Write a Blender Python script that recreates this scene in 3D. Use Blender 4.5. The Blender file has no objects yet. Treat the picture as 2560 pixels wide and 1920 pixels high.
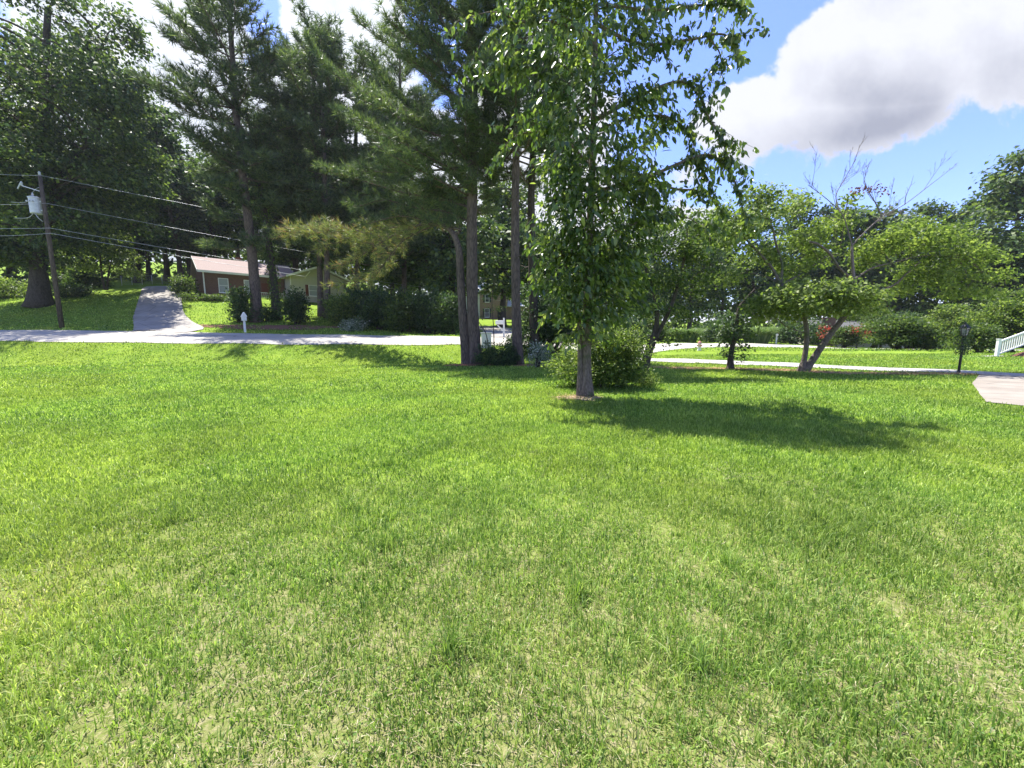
import bpy, math, random
import numpy as np
from mathutils import Vector, Matrix

SC = bpy.context.scene
COL = SC.collection
R = math.radians

# ------------------------------------------------------------------ camera, world, sun, exposure
F_PX, PITCH, EYE = 982.0, R(7.4), 1.6        # focal length for a 2560 px wide frame
CP, SP = math.cos(PITCH), math.sin(PITCH)
cam = bpy.data.cameras.new("camera")
cam.sensor_width = 36.0
cam.lens = 36.0 * F_PX / 2560.0
cam.clip_start, cam.clip_end = 0.05, 2000
camo = bpy.data.objects.new("camera", cam)
COL.objects.link(camo)
camo.location = (0, 0, EYE)
camo.rotation_euler = (math.pi / 2 - PITCH, 0, 0)
SC.camera = camo

SUN_EL = R(67)
SUN_AZ = math.atan2(-0.62, 0.78)             # bearing of the sun, measured from +Y towards +X
SUN_DIR = Vector((math.sin(SUN_AZ) * math.cos(SUN_EL), math.cos(SUN_AZ) * math.cos(SUN_EL), math.sin(SUN_EL)))
sun = bpy.data.lights.new("sun", 'SUN')
sun.energy = 5.0
sun.angle = R(0.5)
sun.color = (1.0, 0.96, 0.88)
suno = bpy.data.objects.new("sun", sun)
COL.objects.link(suno)
suno.rotation_euler = SUN_DIR.to_track_quat('Z', 'Y').to_euler()
suno.location = (-20, 25, 60)

SC.view_settings.view_transform = 'Standard'
SC.view_settings.look = 'None'
SC.view_settings.gamma = 1.0
SC.view_settings.exposure = 1.35
SKY_STRENGTH = 0.15
SC.render.engine = 'CYCLES'
SC.cycles.max_bounces = 6
SC.cycles.diffuse_bounces = 4
SC.cycles.glossy_bounces = 2
SC.cycles.transmission_bounces = 4
SC.cycles.transparent_max_bounces = 4
SC.cycles.caustics_reflective = False
SC.cycles.caustics_refractive = False
SC.cycles.sample_clamp_indirect = 4.0
SC.cycles.use_denoising = True


class NT:
    """a thin wrapper for writing node trees"""
    def __init__(s, tree):
        s.t = tree
        s.n = tree.nodes
        s.l = tree.links

    def new(s, typ, **kw):
        n = s.n.new(typ)
        for k, v in kw.items():
            setattr(n, k, v)
        return n

    def put(s, sock, v):
        if isinstance(v, bpy.types.NodeSocket):
            s.l.new(v, sock)
        elif v is not None:
            sock.default_value = v

    def math(s, op, a, b=None, c=None, clamp=False):
        n = s.new('ShaderNodeMath', operation=op)
        n.use_clamp = clamp
        s.put(n.inputs[0], a)
        if b is not None:
            s.put(n.inputs[1], b)
        if c is not None:
            s.put(n.inputs[2], c)
        return n.outputs[0]

    def noise(s, vec, scale, detail=3, rough=0.5):
        n = s.new('ShaderNodeTexNoise')
        if vec is not None:
            s.l.new(vec, n.inputs['Vector'])
        n.inputs['Scale'].default_value = scale
        n.inputs['Detail'].default_value = detail
        n.inputs['Roughness'].default_value = rough
        return n.outputs['Fac']

    def ramp(s, fac, stops, interp='LINEAR'):
        n = s.new('ShaderNodeValToRGB')
        e = n.color_ramp
        e.interpolation = interp
        while len(e.elements) < len(stops):
            e.elements.new(0.5)
        for el, (p, c) in zip(e.elements, stops):
            el.position = p
            el.color = (*c, 1) if len(c) == 3 else c
        s.put(n.inputs[0], fac)
        return n.outputs[0]

    def mix(s, fac, a, b, blend='MIX'):
        n = s.new('ShaderNodeMix', data_type='RGBA', blend_type=blend)
        s.put(n.inputs[0], fac)
        s.put(n.inputs[6], (*a, 1) if isinstance(a, tuple) and len(a) == 3 else a)
        s.put(n.inputs[7], (*b, 1) if isinstance(b, tuple) and len(b) == 3 else b)
        return n.outputs[2]

    def smooth(s, v, lo, hi):
        n = s.new('ShaderNodeMapRange', interpolation_type='SMOOTHSTEP')
        s.put(n.inputs[0], v)
        n.inputs[1].default_value = lo
        n.inputs[2].default_value = hi
        n.inputs[3].default_value = 0
        n.inputs[4].default_value = 1
        return n.outputs[0]


def make_world():
    w = bpy.data.worlds.new("World")
    SC.world = w
    w.use_nodes = True
    T = NT(w.node_tree)
    T.n.clear()
    out = T.new('ShaderNodeOutputWorld')
    bg = T.new('ShaderNodeBackground')
    bg.inputs[1].default_value = SKY_STRENGTH
    sky = T.new('ShaderNodeTexSky', sky_type='NISHITA')
    sky.sun_disc = False
    sky.sun_elevation = SUN_EL
    sky.sun_rotation = SUN_AZ
    sky.air_density = 1.15
    sky.dust_density = 0.35
    sky.ozone_density = 2.6
    tc = T.new('ShaderNodeTexCoord')
    d = tc.outputs['Generated']
    sep = T.new('ShaderNodeSeparateXYZ')
    T.l.new(d, sep.inputs[0])
    X, Y, Z = sep.outputs
    # clouds stand at fixed bearings: a = tangent of the bearing, b = tangent of the height
    ys = T.math('MAXIMUM', Y, 0.05)
    a = T.math('DIVIDE', X, ys)
    b = T.math('DIVIDE', Z, ys)
    comb = T.new('ShaderNodeCombineXYZ')
    T.l.new(a, comb.inputs[0])
    T.l.new(b, comb.inputs[1])
    ab = comb.outputs[0]
    n1 = T.noise(ab, 4.2, 12, 0.64)
    n2 = T.noise(ab, 1.3, 3, 0.5)

    def tang(px, py):
        xc, yc = (px - 1280) / F_PX, (960 - py) / F_PX
        return xc / (CP + yc * SP), (yc * CP - SP) / (CP + yc * SP)

    def blob(px, py, rx, ry, rot=0.0):
        ca, cb = tang(px, py)
        da = T.math('SUBTRACT', a, ca)
        db = T.math('SUBTRACT', b, cb)
        c, s = math.cos(rot), math.sin(rot)
        u = T.math('ADD', T.math('MULTIPLY', da, c), T.math('MULTIPLY', db, s))
        v = T.math('SUBTRACT', T.math('MULTIPLY', db, c), T.math('MULTIPLY', da, s))
        u = T.math('DIVIDE', u, rx / F_PX)
        v = T.math('DIVIDE', v, ry / F_PX)
        r = T.math('SQRT', T.math('ADD', T.math('MULTIPLY', u, u), T.math('MULTIPLY', v, v)))
        return T.math('SUBTRACT', 1.0, r), v

    blobs = [blob(2220, 195, 400, 150, 0.30), blob(2560, 60, 560, 190, 0.18), blob(1900, 285, 165, 95, 0.18),
             blob(2110, 130, 190, 120, 0.6), blob(330, 110, 290, 520), blob(850, 60, 150, 260), blob(430, 480, 800, 330),
             blob(1150, 520, 520, 240), blob(1330, 300, 190, 190), blob(1700, 585, 160, 70)]
    m = blobs[0][0]
    for k, _ in blobs[1:]:
        m = T.math('MAXIMUM', m, k)
    wob = T.math('MULTIPLY_ADD', T.math('SUBTRACT', n1, 0.5), 1.5, m)
    mask = T.smooth(wob, -0.03, 0.13)
    mask = T.math('MULTIPLY', mask, T.smooth(Y, 0.06, 0.14))
    # overhead and behind: scattered clouds
    gen = T.smooth(T.noise(d, 2.4, 6, 0.55), 0.53, 0.66)
    gen = T.math('MULTIPLY', gen, T.smooth(Y, 0.30, -0.1))
    mask = T.math('MAXIMUM', mask, gen)
    # grey bases of the right hand cloud
    base = T.math('MAXIMUM', T.math('MULTIPLY', T.smooth(blobs[0][1], 0.15, -0.75), T.smooth(blobs[0][0], -0.2, 0.35)),
                  T.math('MULTIPLY', T.smooth(blobs[1][1], 0.25, -0.8), T.smooth(blobs[1][0], -0.1, 0.3)))
    base = T.math('MULTIPLY', base, T.smooth(n2, 0.25, 0.62))
    base = T.math('MULTIPLY', base, T.smooth(a, 0.3, 0.5))
    shade = T.math('MULTIPLY_ADD', T.math('SUBTRACT', n1, 0.5), 1.3, T.math('MULTIPLY', base, 1.1))
    ccol = T.mix(T.math('MULTIPLY', shade, 1.0, clamp=True), (2.5, 2.55, 2.8), (1.18, 1.25, 1.55))
    left = T.smooth(a, 0.12, -0.15)
    ccol = T.mix(left, ccol, T.mix(T.smooth(T.math('ADD', n1, T.math('MULTIPLY', n2, .6)), .6, 1.0), (3.5, 3.6, 3.85), (2.3, 2.5, 2.85)))
    col = T.mix(mask, T.mix(1.0, sky.outputs[0], (0.55, 0.56, 0.84), 'MULTIPLY'), ccol)
    T.l.new(col, bg.inputs[0])
    T.l.new(bg.outputs[0], out.inputs[0])


make_world()


# ------------------------------------------------------------------ helpers
def prm(o, label=None, cat=None, group=None, kind=None):
    for k, v in (('label', label), ('category', cat), ('group', group), ('kind', kind)):
        if v:
            o[k] = v
    return o


def P(px, py, Y):
    """the world point seen at (px, py) of the 2560 x 1920 frame when it stands Y metres ahead"""
    xc, yc = (px - 1280) / F_PX, (960 - py) / F_PX
    dx, dy, dz = xc, CP + yc * SP, yc * CP - SP
    t = Y / dy
    return np.array((dx * t, Y, EYE + dz * t))


def zpix(py, Y):
    return float(P(1280, py, Y)[2])


def link(name, me, mat=None, parent=None):
    o = bpy.data.objects.new(name, me)
    COL.objects.link(o)
    if mat is not None and not me.materials:
        me.materials.append(mat)
    if parent is not None:
        o.parent = parent
    return o


def empty(name, loc, label, cat, group=None, rz=0.0):
    o = bpy.data.objects.new(name, None)
    COL.objects.link(o)
    o.location = tuple(float(v) for v in loc)
    o.rotation_euler = (0, 0, rz)
    o.empty_display_size = 0.3
    return prm(o, label, cat, group)


def np_mesh(name, verts, faces_flat, face_sizes, smooth=False):
    """mesh from numpy arrays"""
    me = bpy.data.meshes.new(name)
    n = len(verts)
    me.vertices.add(n)
    me.vertices.foreach_set('co', np.ascontiguousarray(verts, dtype=np.float32).ravel())
    me.loops.add(len(faces_flat))
    me.loops.foreach_set('vertex_index', np.ascontiguousarray(faces_flat, dtype=np.int32))
    sizes = np.ascontiguousarray(face_sizes, dtype=np.int32)
    starts = np.zeros(len(sizes), dtype=np.int32)
    starts[1:] = np.cumsum(sizes)[:-1]
    me.polygons.add(len(sizes))
    me.polygons.foreach_set('loop_start', starts)
    me.polygons.foreach_set('loop_total', sizes)
    if smooth:
        me.polygons.foreach_set('use_smooth', np.ones(len(sizes), dtype=bool))
    me.update(calc_edges=True)
    return me


def unit(v):
    return v / np.maximum(np.linalg.norm(v, axis=-1, keepdims=True), 1e-9)


def scatter(name, tv, tf, pos, axis, up, sx, sy, sz=None):
    """copies of a template (axis along +Y, facing +Z) at every position, one mesh"""
    tv = np.asarray(tv, float)
    sz = sx if sz is None else sz
    a = unit(axis)
    x = unit(np.cross(a, up))
    z = np.cross(x, a)
    V = (pos[:, None, :] + x[:, None, :] * (tv[None, :, 0:1] * np.reshape(sx, (-1, 1, 1)))
         + a[:, None, :] * (tv[None, :, 1:2] * np.reshape(sy, (-1, 1, 1)))
         + z[:, None, :] * (tv[None, :, 2:3] * np.reshape(sz, (-1, 1, 1))))
    n, k = len(pos), len(tv)
    flat = np.concatenate([np.array(f) for f in tf])
    sizes = np.array([len(f) for f in tf])
    F = (flat[None, :] + (np.arange(n) * k)[:, None]).ravel()
    return np_mesh(name, V.reshape(-1, 3), F, np.tile(sizes, n))


class Tubes:
    def __init__(s):
        s.v, s.f, s.sz, s.n = [], [], [], 0

    def add(s, pts, radii, sides=6, bump=0.0, rng=None, cap=True):
        pts = np.asarray(pts, float)
        m = len(pts)
        radii = np.broadcast_to(np.asarray(radii, float), (m,))
        t = np.gradient(pts, axis=0)
        t = unit(t)
        ref = np.array((0.0, 0.0, 1.0)) if abs(t[0][2]) < 0.8 else np.array((1.0, 0.0, 0.0))
        x = unit(np.cross(t, ref))
        y = np.cross(t, x)
        ang = np.linspace(0, 2 * math.pi, sides, endpoint=False)
        rr = radii[:, None] * np.ones((1, sides))
        if bump and rng is not None:
            rr = rr * (1 + rng.normal(0, bump, (m, sides)))
        V = pts[:, None, :] + x[:, None, :] * (np.cos(ang)[None, :, None] * rr[..., None]) + y[:, None, :] * (np.sin(ang)[None, :, None] * rr[..., None])
        i = np.arange(m - 1)[:, None] * sides
        j = np.arange(sides)[None, :]
        j2 = (j + 1) % sides
        q = np.stack([i + j, i + j2, i + sides + j2, i + sides + j], -1).reshape(-1, 4) + s.n
        s.v.append(V.reshape(-1, 3))
        s.f.append(q.ravel())
        s.sz.append(np.full(len(q), 4))
        if cap:
            s.f.append(np.arange(sides)[::-1] + s.n)
            s.f.append(np.arange(sides) + s.n + (m - 1) * sides)
            s.sz.append(np.array([sides, sides]))
        s.n += m * sides

    def build(s, name, mat, parent=None, smooth=True):
        me = np_mesh(name, np.concatenate(s.v), np.concatenate(s.f), np.concatenate(s.sz), smooth)
        return link(name, me, mat, parent)


class MB:
    """boxes, prisms and polygons collected into one mesh"""
    def __init__(s):
        s.v, s.f = [], []

    def box(s, x0, x1, y0, y1, z0, z1):
        b = len(s.v)
        s.v += [(x0, y0, z0), (x1, y0, z0), (x1, y1, z0), (x0, y1, z0), (x0, y0, z1), (x1, y0, z1), (x1, y1, z1), (x0, y1, z1)]
        s.f += [tuple(b + i for i in q) for q in ((0, 3, 2, 1), (4, 5, 6, 7), (0, 1, 5, 4), (1, 2, 6, 5), (2, 3, 7, 6), (3, 0, 4, 7))]
        return s

    def poly(s, pts):
        b = len(s.v)
        s.v += [tuple(map(float, p)) for p in pts]
        s.f.append(tuple(range(b, b + len(pts))))
        return s

    def slab(s, pts, off):
        """a polygon given thickness along the offset vector"""
        n, b = len(pts), len(s.v)
        s.v += [tuple(map(float, p)) for p in pts]
        s.v += [tuple(float(p[i] + off[i]) for i in range(3)) for p in pts]
        s.f.append(tuple(range(b + n - 1, b - 1, -1)))
        s.f.append(tuple(range(b + n, b + 2 * n)))
        for i in range(n):
            j = (i + 1) % n
            s.f.append((b + i, b + j, b + n + j, b + n + i))
        return s

    def bar(s, p, q, w, h):
        """a bar of w x h section between two points"""
        p, q = Vector(p), Vector(q)
        d = (q - p).normalized()
        side = d.cross(Vector((0, 0, 1)))
        side = side.normalized() if side.length > 1e-4 else Vector((1, 0, 0))
        up = side.cross(d)
        a, c = side * (w / 2), up * (h / 2)
        return s.slab([p - a - c, p + a - c, p + a + c, p - a + c], q - p)

    def lathe(s, prof, cx=0, cy=0, sides=12, rot=0.0):
        b = len(s.v)
        for r, z in prof:
            for k in range(sides):
                t = 2 * math.pi * k / sides + rot
                s.v.append((cx + r * math.cos(t), cy + r * math.sin(t), z))
        for i in range(len(prof) - 1):
            for k in range(sides):
                k2 = (k + 1) % sides
                s.f.append((b + i * sides + k, b + i * sides + k2, b + (i + 1) * sides + k2, b + (i + 1) * sides + k))
        s.f.append(tuple(b + k for k in range(sides))[::-1])
        s.f.append(tuple(b + (len(prof) - 1) * sides + k for k in range(sides)))
        return s

    def build(s, name, mat, parent=None, smooth=False, bevel=0.0):
        me = bpy.data.meshes.new(name)
        me.from_pydata(s.v, [], s.f)
        me.update()
        if smooth:
            me.polygons.foreach_set('use_smooth', np.ones(len(me.polygons), dtype=bool))
        o = link(name, me, mat, parent)
        if bevel:
            m = o.modifiers.new('bevel', 'BEVEL')
            m.width = bevel
            m.segments = 2
            m.limit_method = 'ANGLE'
        return o


# ------------------------------------------------------------------ materials
def mat_new(name):
    m = bpy.data.materials.new(name)
    m.use_nodes = True
    T = NT(m.node_tree)
    T.n.clear()
    return m, T


def finish(T, shader, disp=None):
    out = T.new('ShaderNodeOutputMaterial')
    T.l.new(shader, out.inputs[0])


def principled(T, col, rough=0.8, spec=0.3, normal=None, metal=0.0):
    p = T.new('ShaderNodeBsdfPrincipled')
    T.put(p.inputs['Base Color'], (*col, 1) if isinstance(col, tuple) and len(col) == 3 else col)
    T.put(p.inputs['Roughness'], rough)
    p.inputs['Specular IOR Level'].default_value = spec
    p.inputs['Metallic'].default_value = metal
    if normal is not None:
        T.l.new(normal, p.inputs['Normal'])
    return p.outputs[0]


def bump(T, h, strength=0.5, dist=0.02):
    b = T.new('ShaderNodeBump')
    b.inputs['Strength'].default_value = strength
    b.inputs['Distance'].default_value = dist
    T.l.new(h, b.inputs['Height'])
    return b.outputs[0]


def leaf_mat(name, stops, trans=0.4, rough=0.45, tint=(1.15, 1.22, 0.65), clump=0.25, spec=0.35):
    """leaves: colour differs from leaf to leaf and from spray to spray; light passes through"""
    m, T = mat_new(name)
    geo = T.new('ShaderNodeNewGeometry')
    rnd = geo.outputs['Random Per Island']
    nz = T.noise(geo.outputs['Position'], 0.9, 2)
    f = T.math('MULTIPLY_ADD', T.math('SUBTRACT', nz, 0.5), clump * 3, rnd, clamp=True)
    col = T.ramp(f, stops)
    ps = principled(T, col, rough, spec)
    tr = T.new('ShaderNodeBsdfTranslucent')
    T.l.new(T.mix(1.0, col, tint, 'MULTIPLY'), tr.inputs[0])
    mx = T.new('ShaderNodeMixShader')
    mx.inputs[0].default_value = trans
    T.l.new(ps, mx.inputs[1])
    T.l.new(tr.outputs[0], mx.inputs[2])
    finish(T, mx.outputs[0])
    return m


def bark_mat(name, c0, c1, scale=6.0, moss=None):
    m, T = mat_new(name)
    tc = T.new('ShaderNodeTexCoord')
    mp = T.new('ShaderNodeMapping')
    T.l.new(tc.outputs['Object'], mp.inputs[0])
    mp.inputs['Scale'].default_value = (1, 1, 0.22)
    n = T.noise(mp.outputs[0], scale, 6, 0.65)
    v = T.new('ShaderNodeTexVoronoi', feature='DISTANCE_TO_EDGE')
    T.l.new(mp.outputs[0], v.inputs['Vector'])
    v.inputs['Scale'].default_value = scale * 2.2
    h = T.math('ADD', n, T.math('MULTIPLY', v.outputs['Distance'], 1.2))
    col = T.ramp(h, [(0.25, c0), (0.8, c1)])
    if moss:
        col = T.mix(T.smooth(T.noise(tc.outputs['Object'], 2.3, 4), 0.52, 0.66), col, moss)
    finish(T, principled(T, col, 0.92, 0.15, bump(T, h, 0.9, 0.03)))
    return m


def noisy_mat(name, c0, c1, scale=8.0, rough=0.8, detail=5, bmp=0.2, spec=0.3, metal=0.0):
    m, T = mat_new(name)
    tc = T.new('ShaderNodeTexCoord')
    n = T.noise(tc.outputs['Object'], scale, detail, 0.6)
    finish(T, principled(T, T.ramp(n, [(0.3, c0), (0.7, c1)]), rough, spec, bump(T, n, bmp, 0.01) if bmp else None, metal))
    return m


def brick_mat(name, c1, c2, mortar, w=0.22, h=0.075):
    m, T = mat_new(name)
    tc = T.new('ShaderNodeTexCoord')
    sep = T.new('ShaderNodeSeparateXYZ')
    T.l.new(tc.outputs['Object'], sep.inputs[0])
    cb = T.new('ShaderNodeCombineXYZ')
    T.l.new(T.math('ADD', sep.outputs[0], sep.outputs[1]), cb.inputs[0])
    T.l.new(sep.outputs[2], cb.inputs[1])
    b = T.new('ShaderNodeTexBrick')
    T.l.new(cb.outputs[0], b.inputs['Vector'])
    b.inputs['Color1'].default_value = (*c1, 1)
    b.inputs['Color2'].default_value = (*c2, 1)
    b.inputs['Mortar'].default_value = (*mortar, 1)
    b.inputs['Scale'].default_value = 1.0
    b.inputs['Brick Width'].default_value = w
    b.inputs['Row Height'].default_value = h
    b.inputs['Mortar Size'].default_value = 0.008
    n = T.noise(tc.outputs['Object'], 1.7, 4)
    col = T.mix(T.math('MULTIPLY', n, 0.35), b.outputs[0], tuple(x * 0.5 for x in c1))
    finish(T, principled(T, col, 0.9, 0.2))
    return m


def row_mat(name, c0, c1, pitch, axis=2, rough=0.85):
    """clapboards or shingle courses: rows along one axis, with blotches"""
    m, T = mat_new(name)
    tc = T.new('ShaderNodeTexCoord')
    sep = T.new('ShaderNodeSeparateXYZ')
    T.l.new(tc.outputs['Object'], sep.inputs[0])
    fr = T.math('FRACT', T.math('DIVIDE', sep.outputs[axis], pitch))
    n = T.noise(tc.outputs['Object'], 5.0, 5, 0.7)
    col = T.mix(n, c0, c1)
    finish(T, principled(T, col, rough, 0.25, bump(T, fr, 0.6, 0.015)))
    return m


M = {}
M['bark_grey'] = bark_mat('bark_grey', (0.035, 0.028, 0.022), (0.21, 0.17, 0.13), 13, (0.09, 0.10, 0.05))
M['bark_pine'] = bark_mat('bark_pine', (0.025, 0.02, 0.018), (0.15, 0.115, 0.095), 5)
M['bark_dark'] = bark_mat('bark_dark', (0.02, 0.017, 0.014), (0.09, 0.075, 0.06), 6)
M['bark_pale'] = bark_mat('bark_pale', (0.05, 0.04, 0.033), (0.19, 0.16, 0.13), 10, (0.10, 0.12, 0.06))
M['bark_dead'] = bark_mat('bark_dead', (0.10, 0.082, 0.078), (0.22, 0.185, 0.17), 10)
M['leaf_main'] = leaf_mat('leaf_main', [(0, (0.042, 0.08, 0.024)), (0.5, (0.095, 0.155, 0.034)), (0.85, (0.18, 0.25, 0.055)), (1, (0.3, 0.36, 0.11))], 0.52, 0.30, spec=0.8)
M['leaf_yellow'] = leaf_mat('leaf_yellow', [(0, (0.075, 0.122, 0.03)), (0.5, (0.15, 0.212, 0.052)), (1, (0.28, 0.345, 0.1))], 0.55, 0.5)
M['leaf_mid'] = leaf_mat('leaf_mid', [(0, (0.038, 0.072, 0.024)), (0.6, (0.082, 0.132, 0.034)), (1, (0.17, 0.225, 0.05))], 0.52, 0.5)
M['leaf_dark'] = leaf_mat('leaf_dark', [(0, (0.03, 0.058, 0.028)), (0.6, (0.06, 0.105, 0.042)), (1, (0.12, 0.18, 0.055))], 0.47, 0.45)
M['leaf_forest'] = leaf_mat('leaf_forest', [(0, (0.042, 0.074, 0.034)), (0.6, (0.085, 0.138, 0.046)), (1, (0.19, 0.25, 0.06))], 0.47, 0.5, clump=0.35)
M['leaf_shrub'] = leaf_mat('leaf_shrub', [(0, (0.06, 0.105, 0.028)), (0.55, (0.13, 0.195, 0.042)), (1, (0.29, 0.35, 0.09))], 0.52, 0.5)
M['clover'] = leaf_mat('clover', [(0, (0.07, 0.15, 0.018)), (0.5, (0.13, 0.235, 0.028)), (1, (0.22, 0.31, 0.05))], 0.45, 0.5)
M['leaf_red'] = leaf_mat('leaf_red', [(0.0, (0.16, 0.018, 0.014)), (0.6, (0.34, 0.04, 0.025)), (1.0, (0.55, 0.12, 0.07))], 0.4, 0.5, tint=(1.3, 0.8, 0.6))
M['leaf_brown'] = leaf_mat('leaf_brown', [(0.0, (0.08, 0.03, 0.015)), (1.0, (0.20, 0.08, 0.03))], 0.3, 0.6)
M['leaf_white'] = leaf_mat('leaf_white', [(0.0, (0.05, 0.10, 0.04)), (0.5, (0.16, 0.22, 0.12)), (1.0, (0.55, 0.56, 0.50))], 0.3, 0.5, tint=(1.1, 1.1, 0.8))
M['needle'] = leaf_mat('needle', [(0, (0.05, 0.084, 0.044)), (0.6, (0.105, 0.152, 0.064)), (1, (0.19, 0.245, 0.088))], 0.42, 0.45, clump=0.3)
M['needle_dark'] = leaf_mat('needle_dark', [(0, (0.044, 0.072, 0.042)), (0.6, (0.088, 0.13, 0.062)), (1, (0.165, 0.215, 0.082))], 0.42, 0.45, clump=0.3)
M['needle_gold'] = leaf_mat('needle_gold', [(0, (0.1, 0.15, 0.055)), (0.5, (0.21, 0.25, 0.08)), (0.85, (0.33, 0.33, 0.11)), (1, (0.34, 0.2, 0.09))], 0.38, 0.5, clump=0.35)
M['reed'] = leaf_mat('reed', [(0.0, (0.06, 0.12, 0.03)), (0.6, (0.12, 0.19, 0.06)), (1.0, (0.24, 0.29, 0.13))], 0.35, 0.5)
M['straw'] = leaf_mat('straw', [(0.0, (0.20, 0.11, 0.05)), (0.5, (0.36, 0.23, 0.10)), (1.0, (0.55, 0.40, 0.20))], 0.1, 0.7, tint=(1, 0.9, 0.7))
M['dry_grass'] = leaf_mat('dry_grass', [(0.0, (0.20, 0.165, 0.085)), (0.5, (0.32, 0.27, 0.15)), (1.0, (0.46, 0.41, 0.27))], 0.15, 0.7, tint=(1, 0.95, 0.8))
M['red_straw'] = leaf_mat('red_straw', [(0.0, (0.14, 0.05, 0.025)), (0.6, (0.30, 0.12, 0.06)), (1.0, (0.45, 0.24, 0.12))], 0.1, 0.7, tint=(1, 0.8, 0.6))
M['white_paint'] = noisy_mat('white_paint', (0.72, 0.72, 0.70), (0.84, 0.84, 0.82), 3, 0.5, 3, 0.0)
M['black_metal'] = noisy_mat('black_metal', (0.018, 0.02, 0.022), (0.035, 0.037, 0.04), 6, 0.45, 3, 0.05)
M['galv'] = noisy_mat('galv', (0.42, 0.44, 0.46), (0.60, 0.62, 0.64), 5, 0.45, 4, 0.05, 0.5, 0.2)
M['wire'] = noisy_mat('wire', (0.32, 0.34, 0.36), (0.42, 0.44, 0.46), 5, 0.5, 2, 0.0, 0.5, 0.3)
M['wood_pole'] = bark_mat('wood_pole', (0.035, 0.028, 0.022), (0.12, 0.095, 0.075), 4)
M['glass_dark'] = noisy_mat('glass_dark', (0.02, 0.025, 0.03), (0.05, 0.06, 0.07), 2, 0.08, 2, 0.0, 0.6)
M['blind'] = row_mat('blind', (0.30, 0.32, 0.33), (0.40, 0.42, 0.43), 0.06)
M['brick_red'] = brick_mat('brick_red', (0.17, 0.078, 0.052), (0.125, 0.058, 0.042), (0.21, 0.17, 0.145))
M['brick_brown'] = brick_mat('brick_brown', (0.26, 0.155, 0.10), (0.20, 0.115, 0.08), (0.34, 0.29, 0.25))
M['roof_pink'] = row_mat('roof_pink', (0.235, 0.18, 0.165), (0.335, 0.265, 0.245), 0.10)
M['roof_grey'] = row_mat('roof_grey', (0.42, 0.43, 0.44), (0.58, 0.59, 0.60), 0.14)
M['roof_dark'] = row_mat('roof_dark', (0.06, 0.06, 0.065), (0.12, 0.12, 0.12), 0.14)
M['siding'] = row_mat('siding', (0.42, 0.395, 0.335), (0.49, 0.465, 0.40), 0.16)
M['siding_white'] = row_mat('siding_white', (0.66, 0.68, 0.70), (0.76, 0.78, 0.79), 0.16)
M['stucco'] = noisy_mat('stucco', (0.46, 0.41, 0.34), (0.56, 0.51, 0.43), 5, 0.9, 4, 0.2)
M['trim'] = noisy_mat('trim', (0.66, 0.64, 0.58), (0.76, 0.74, 0.68), 4, 0.6, 3, 0.0)
M['shutter_brown'] = row_mat('shutter_brown', (0.13, 0.045, 0.03), (0.17, 0.06, 0.04), 0.05)
M['shutter_dark'] = row_mat('shutter_dark', (0.015, 0.02, 0.022), (0.03, 0.035, 0.04), 0.05)
M['hyd_white'] = noisy_mat('hyd_white', (0.62, 0.60, 0.58), (0.76, 0.74, 0.72), 14, 0.5, 4, 0.05)
M['hyd_red'] = noisy_mat('hyd_red', (0.42, 0.18, 0.14), (0.52, 0.25, 0.20), 14, 0.5, 4, 0.05)
M['red_plastic'] = noisy_mat('red_plastic', (0.40, 0.03, 0.02), (0.50, 0.05, 0.03), 8, 0.4, 2, 0.0)
M['frosted'] = noisy_mat('frosted', (0.30, 0.31, 0.30), (0.40, 0.41, 0.40), 8, 0.2, 2, 0.0, 0.6)


def concrete(name, c0, c1, joint=None):
    m, T = mat_new(name)
    geo = T.new('ShaderNodeNewGeometry')
    pos = geo.outputs['Position']
    n = T.noise(pos, 0.45, 5, 0.6)
    f = T.noise(pos, 45, 3, 0.6)
    col = T.mix(T.smooth(n, 0.3, 0.7), c0, c1)
    col = T.mix(T.math('MULTIPLY', f, 0.35), col, tuple(x * 0.55 for x in c0))
    if joint:
        v = T.new('ShaderNodeTexVoronoi', feature='DISTANCE_TO_EDGE')
        T.l.new(pos, v.inputs['Vector'])
        v.inputs['Scale'].default_value = joint
        crack = T.smooth(v.outputs['Distance'], 0.012, 0.0)
        col = T.mix(T.math('MULTIPLY', crack, 0.6), col, (0.06, 0.055, 0.05))
        sp = T.new('ShaderNodeSeparateXYZ')
        T.l.new(pos, sp.inputs[0])
        for kx, ky in ((.82, -.57), (.57, .82)):        # sawn joints
            u = T.math('ADD', T.math('MULTIPLY', sp.outputs[0], kx / 2.6), T.math('MULTIPLY', sp.outputs[1], ky / 2.6))
            jn = T.smooth(T.math('ABSOLUTE', T.math('SUBTRACT', T.math('FRACT', u), 0.5)), 0.010, 0.004)
            if 'concrete' in name:
                col = T.mix(T.math('MULTIPLY', jn, 0.65), col, (0.08, 0.07, 0.06))
        stain = T.smooth(T.noise(pos, 1.6, 5, 0.7), 0.5, 0.72)
        col = T.mix(T.math('MULTIPLY', stain, 0.35), col, tuple(x * 0.6 for x in c0))
    finish(T, principled(T, col, 0.9, 0.2, bump(T, f, 0.35, 0.005)))
    return m


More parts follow.
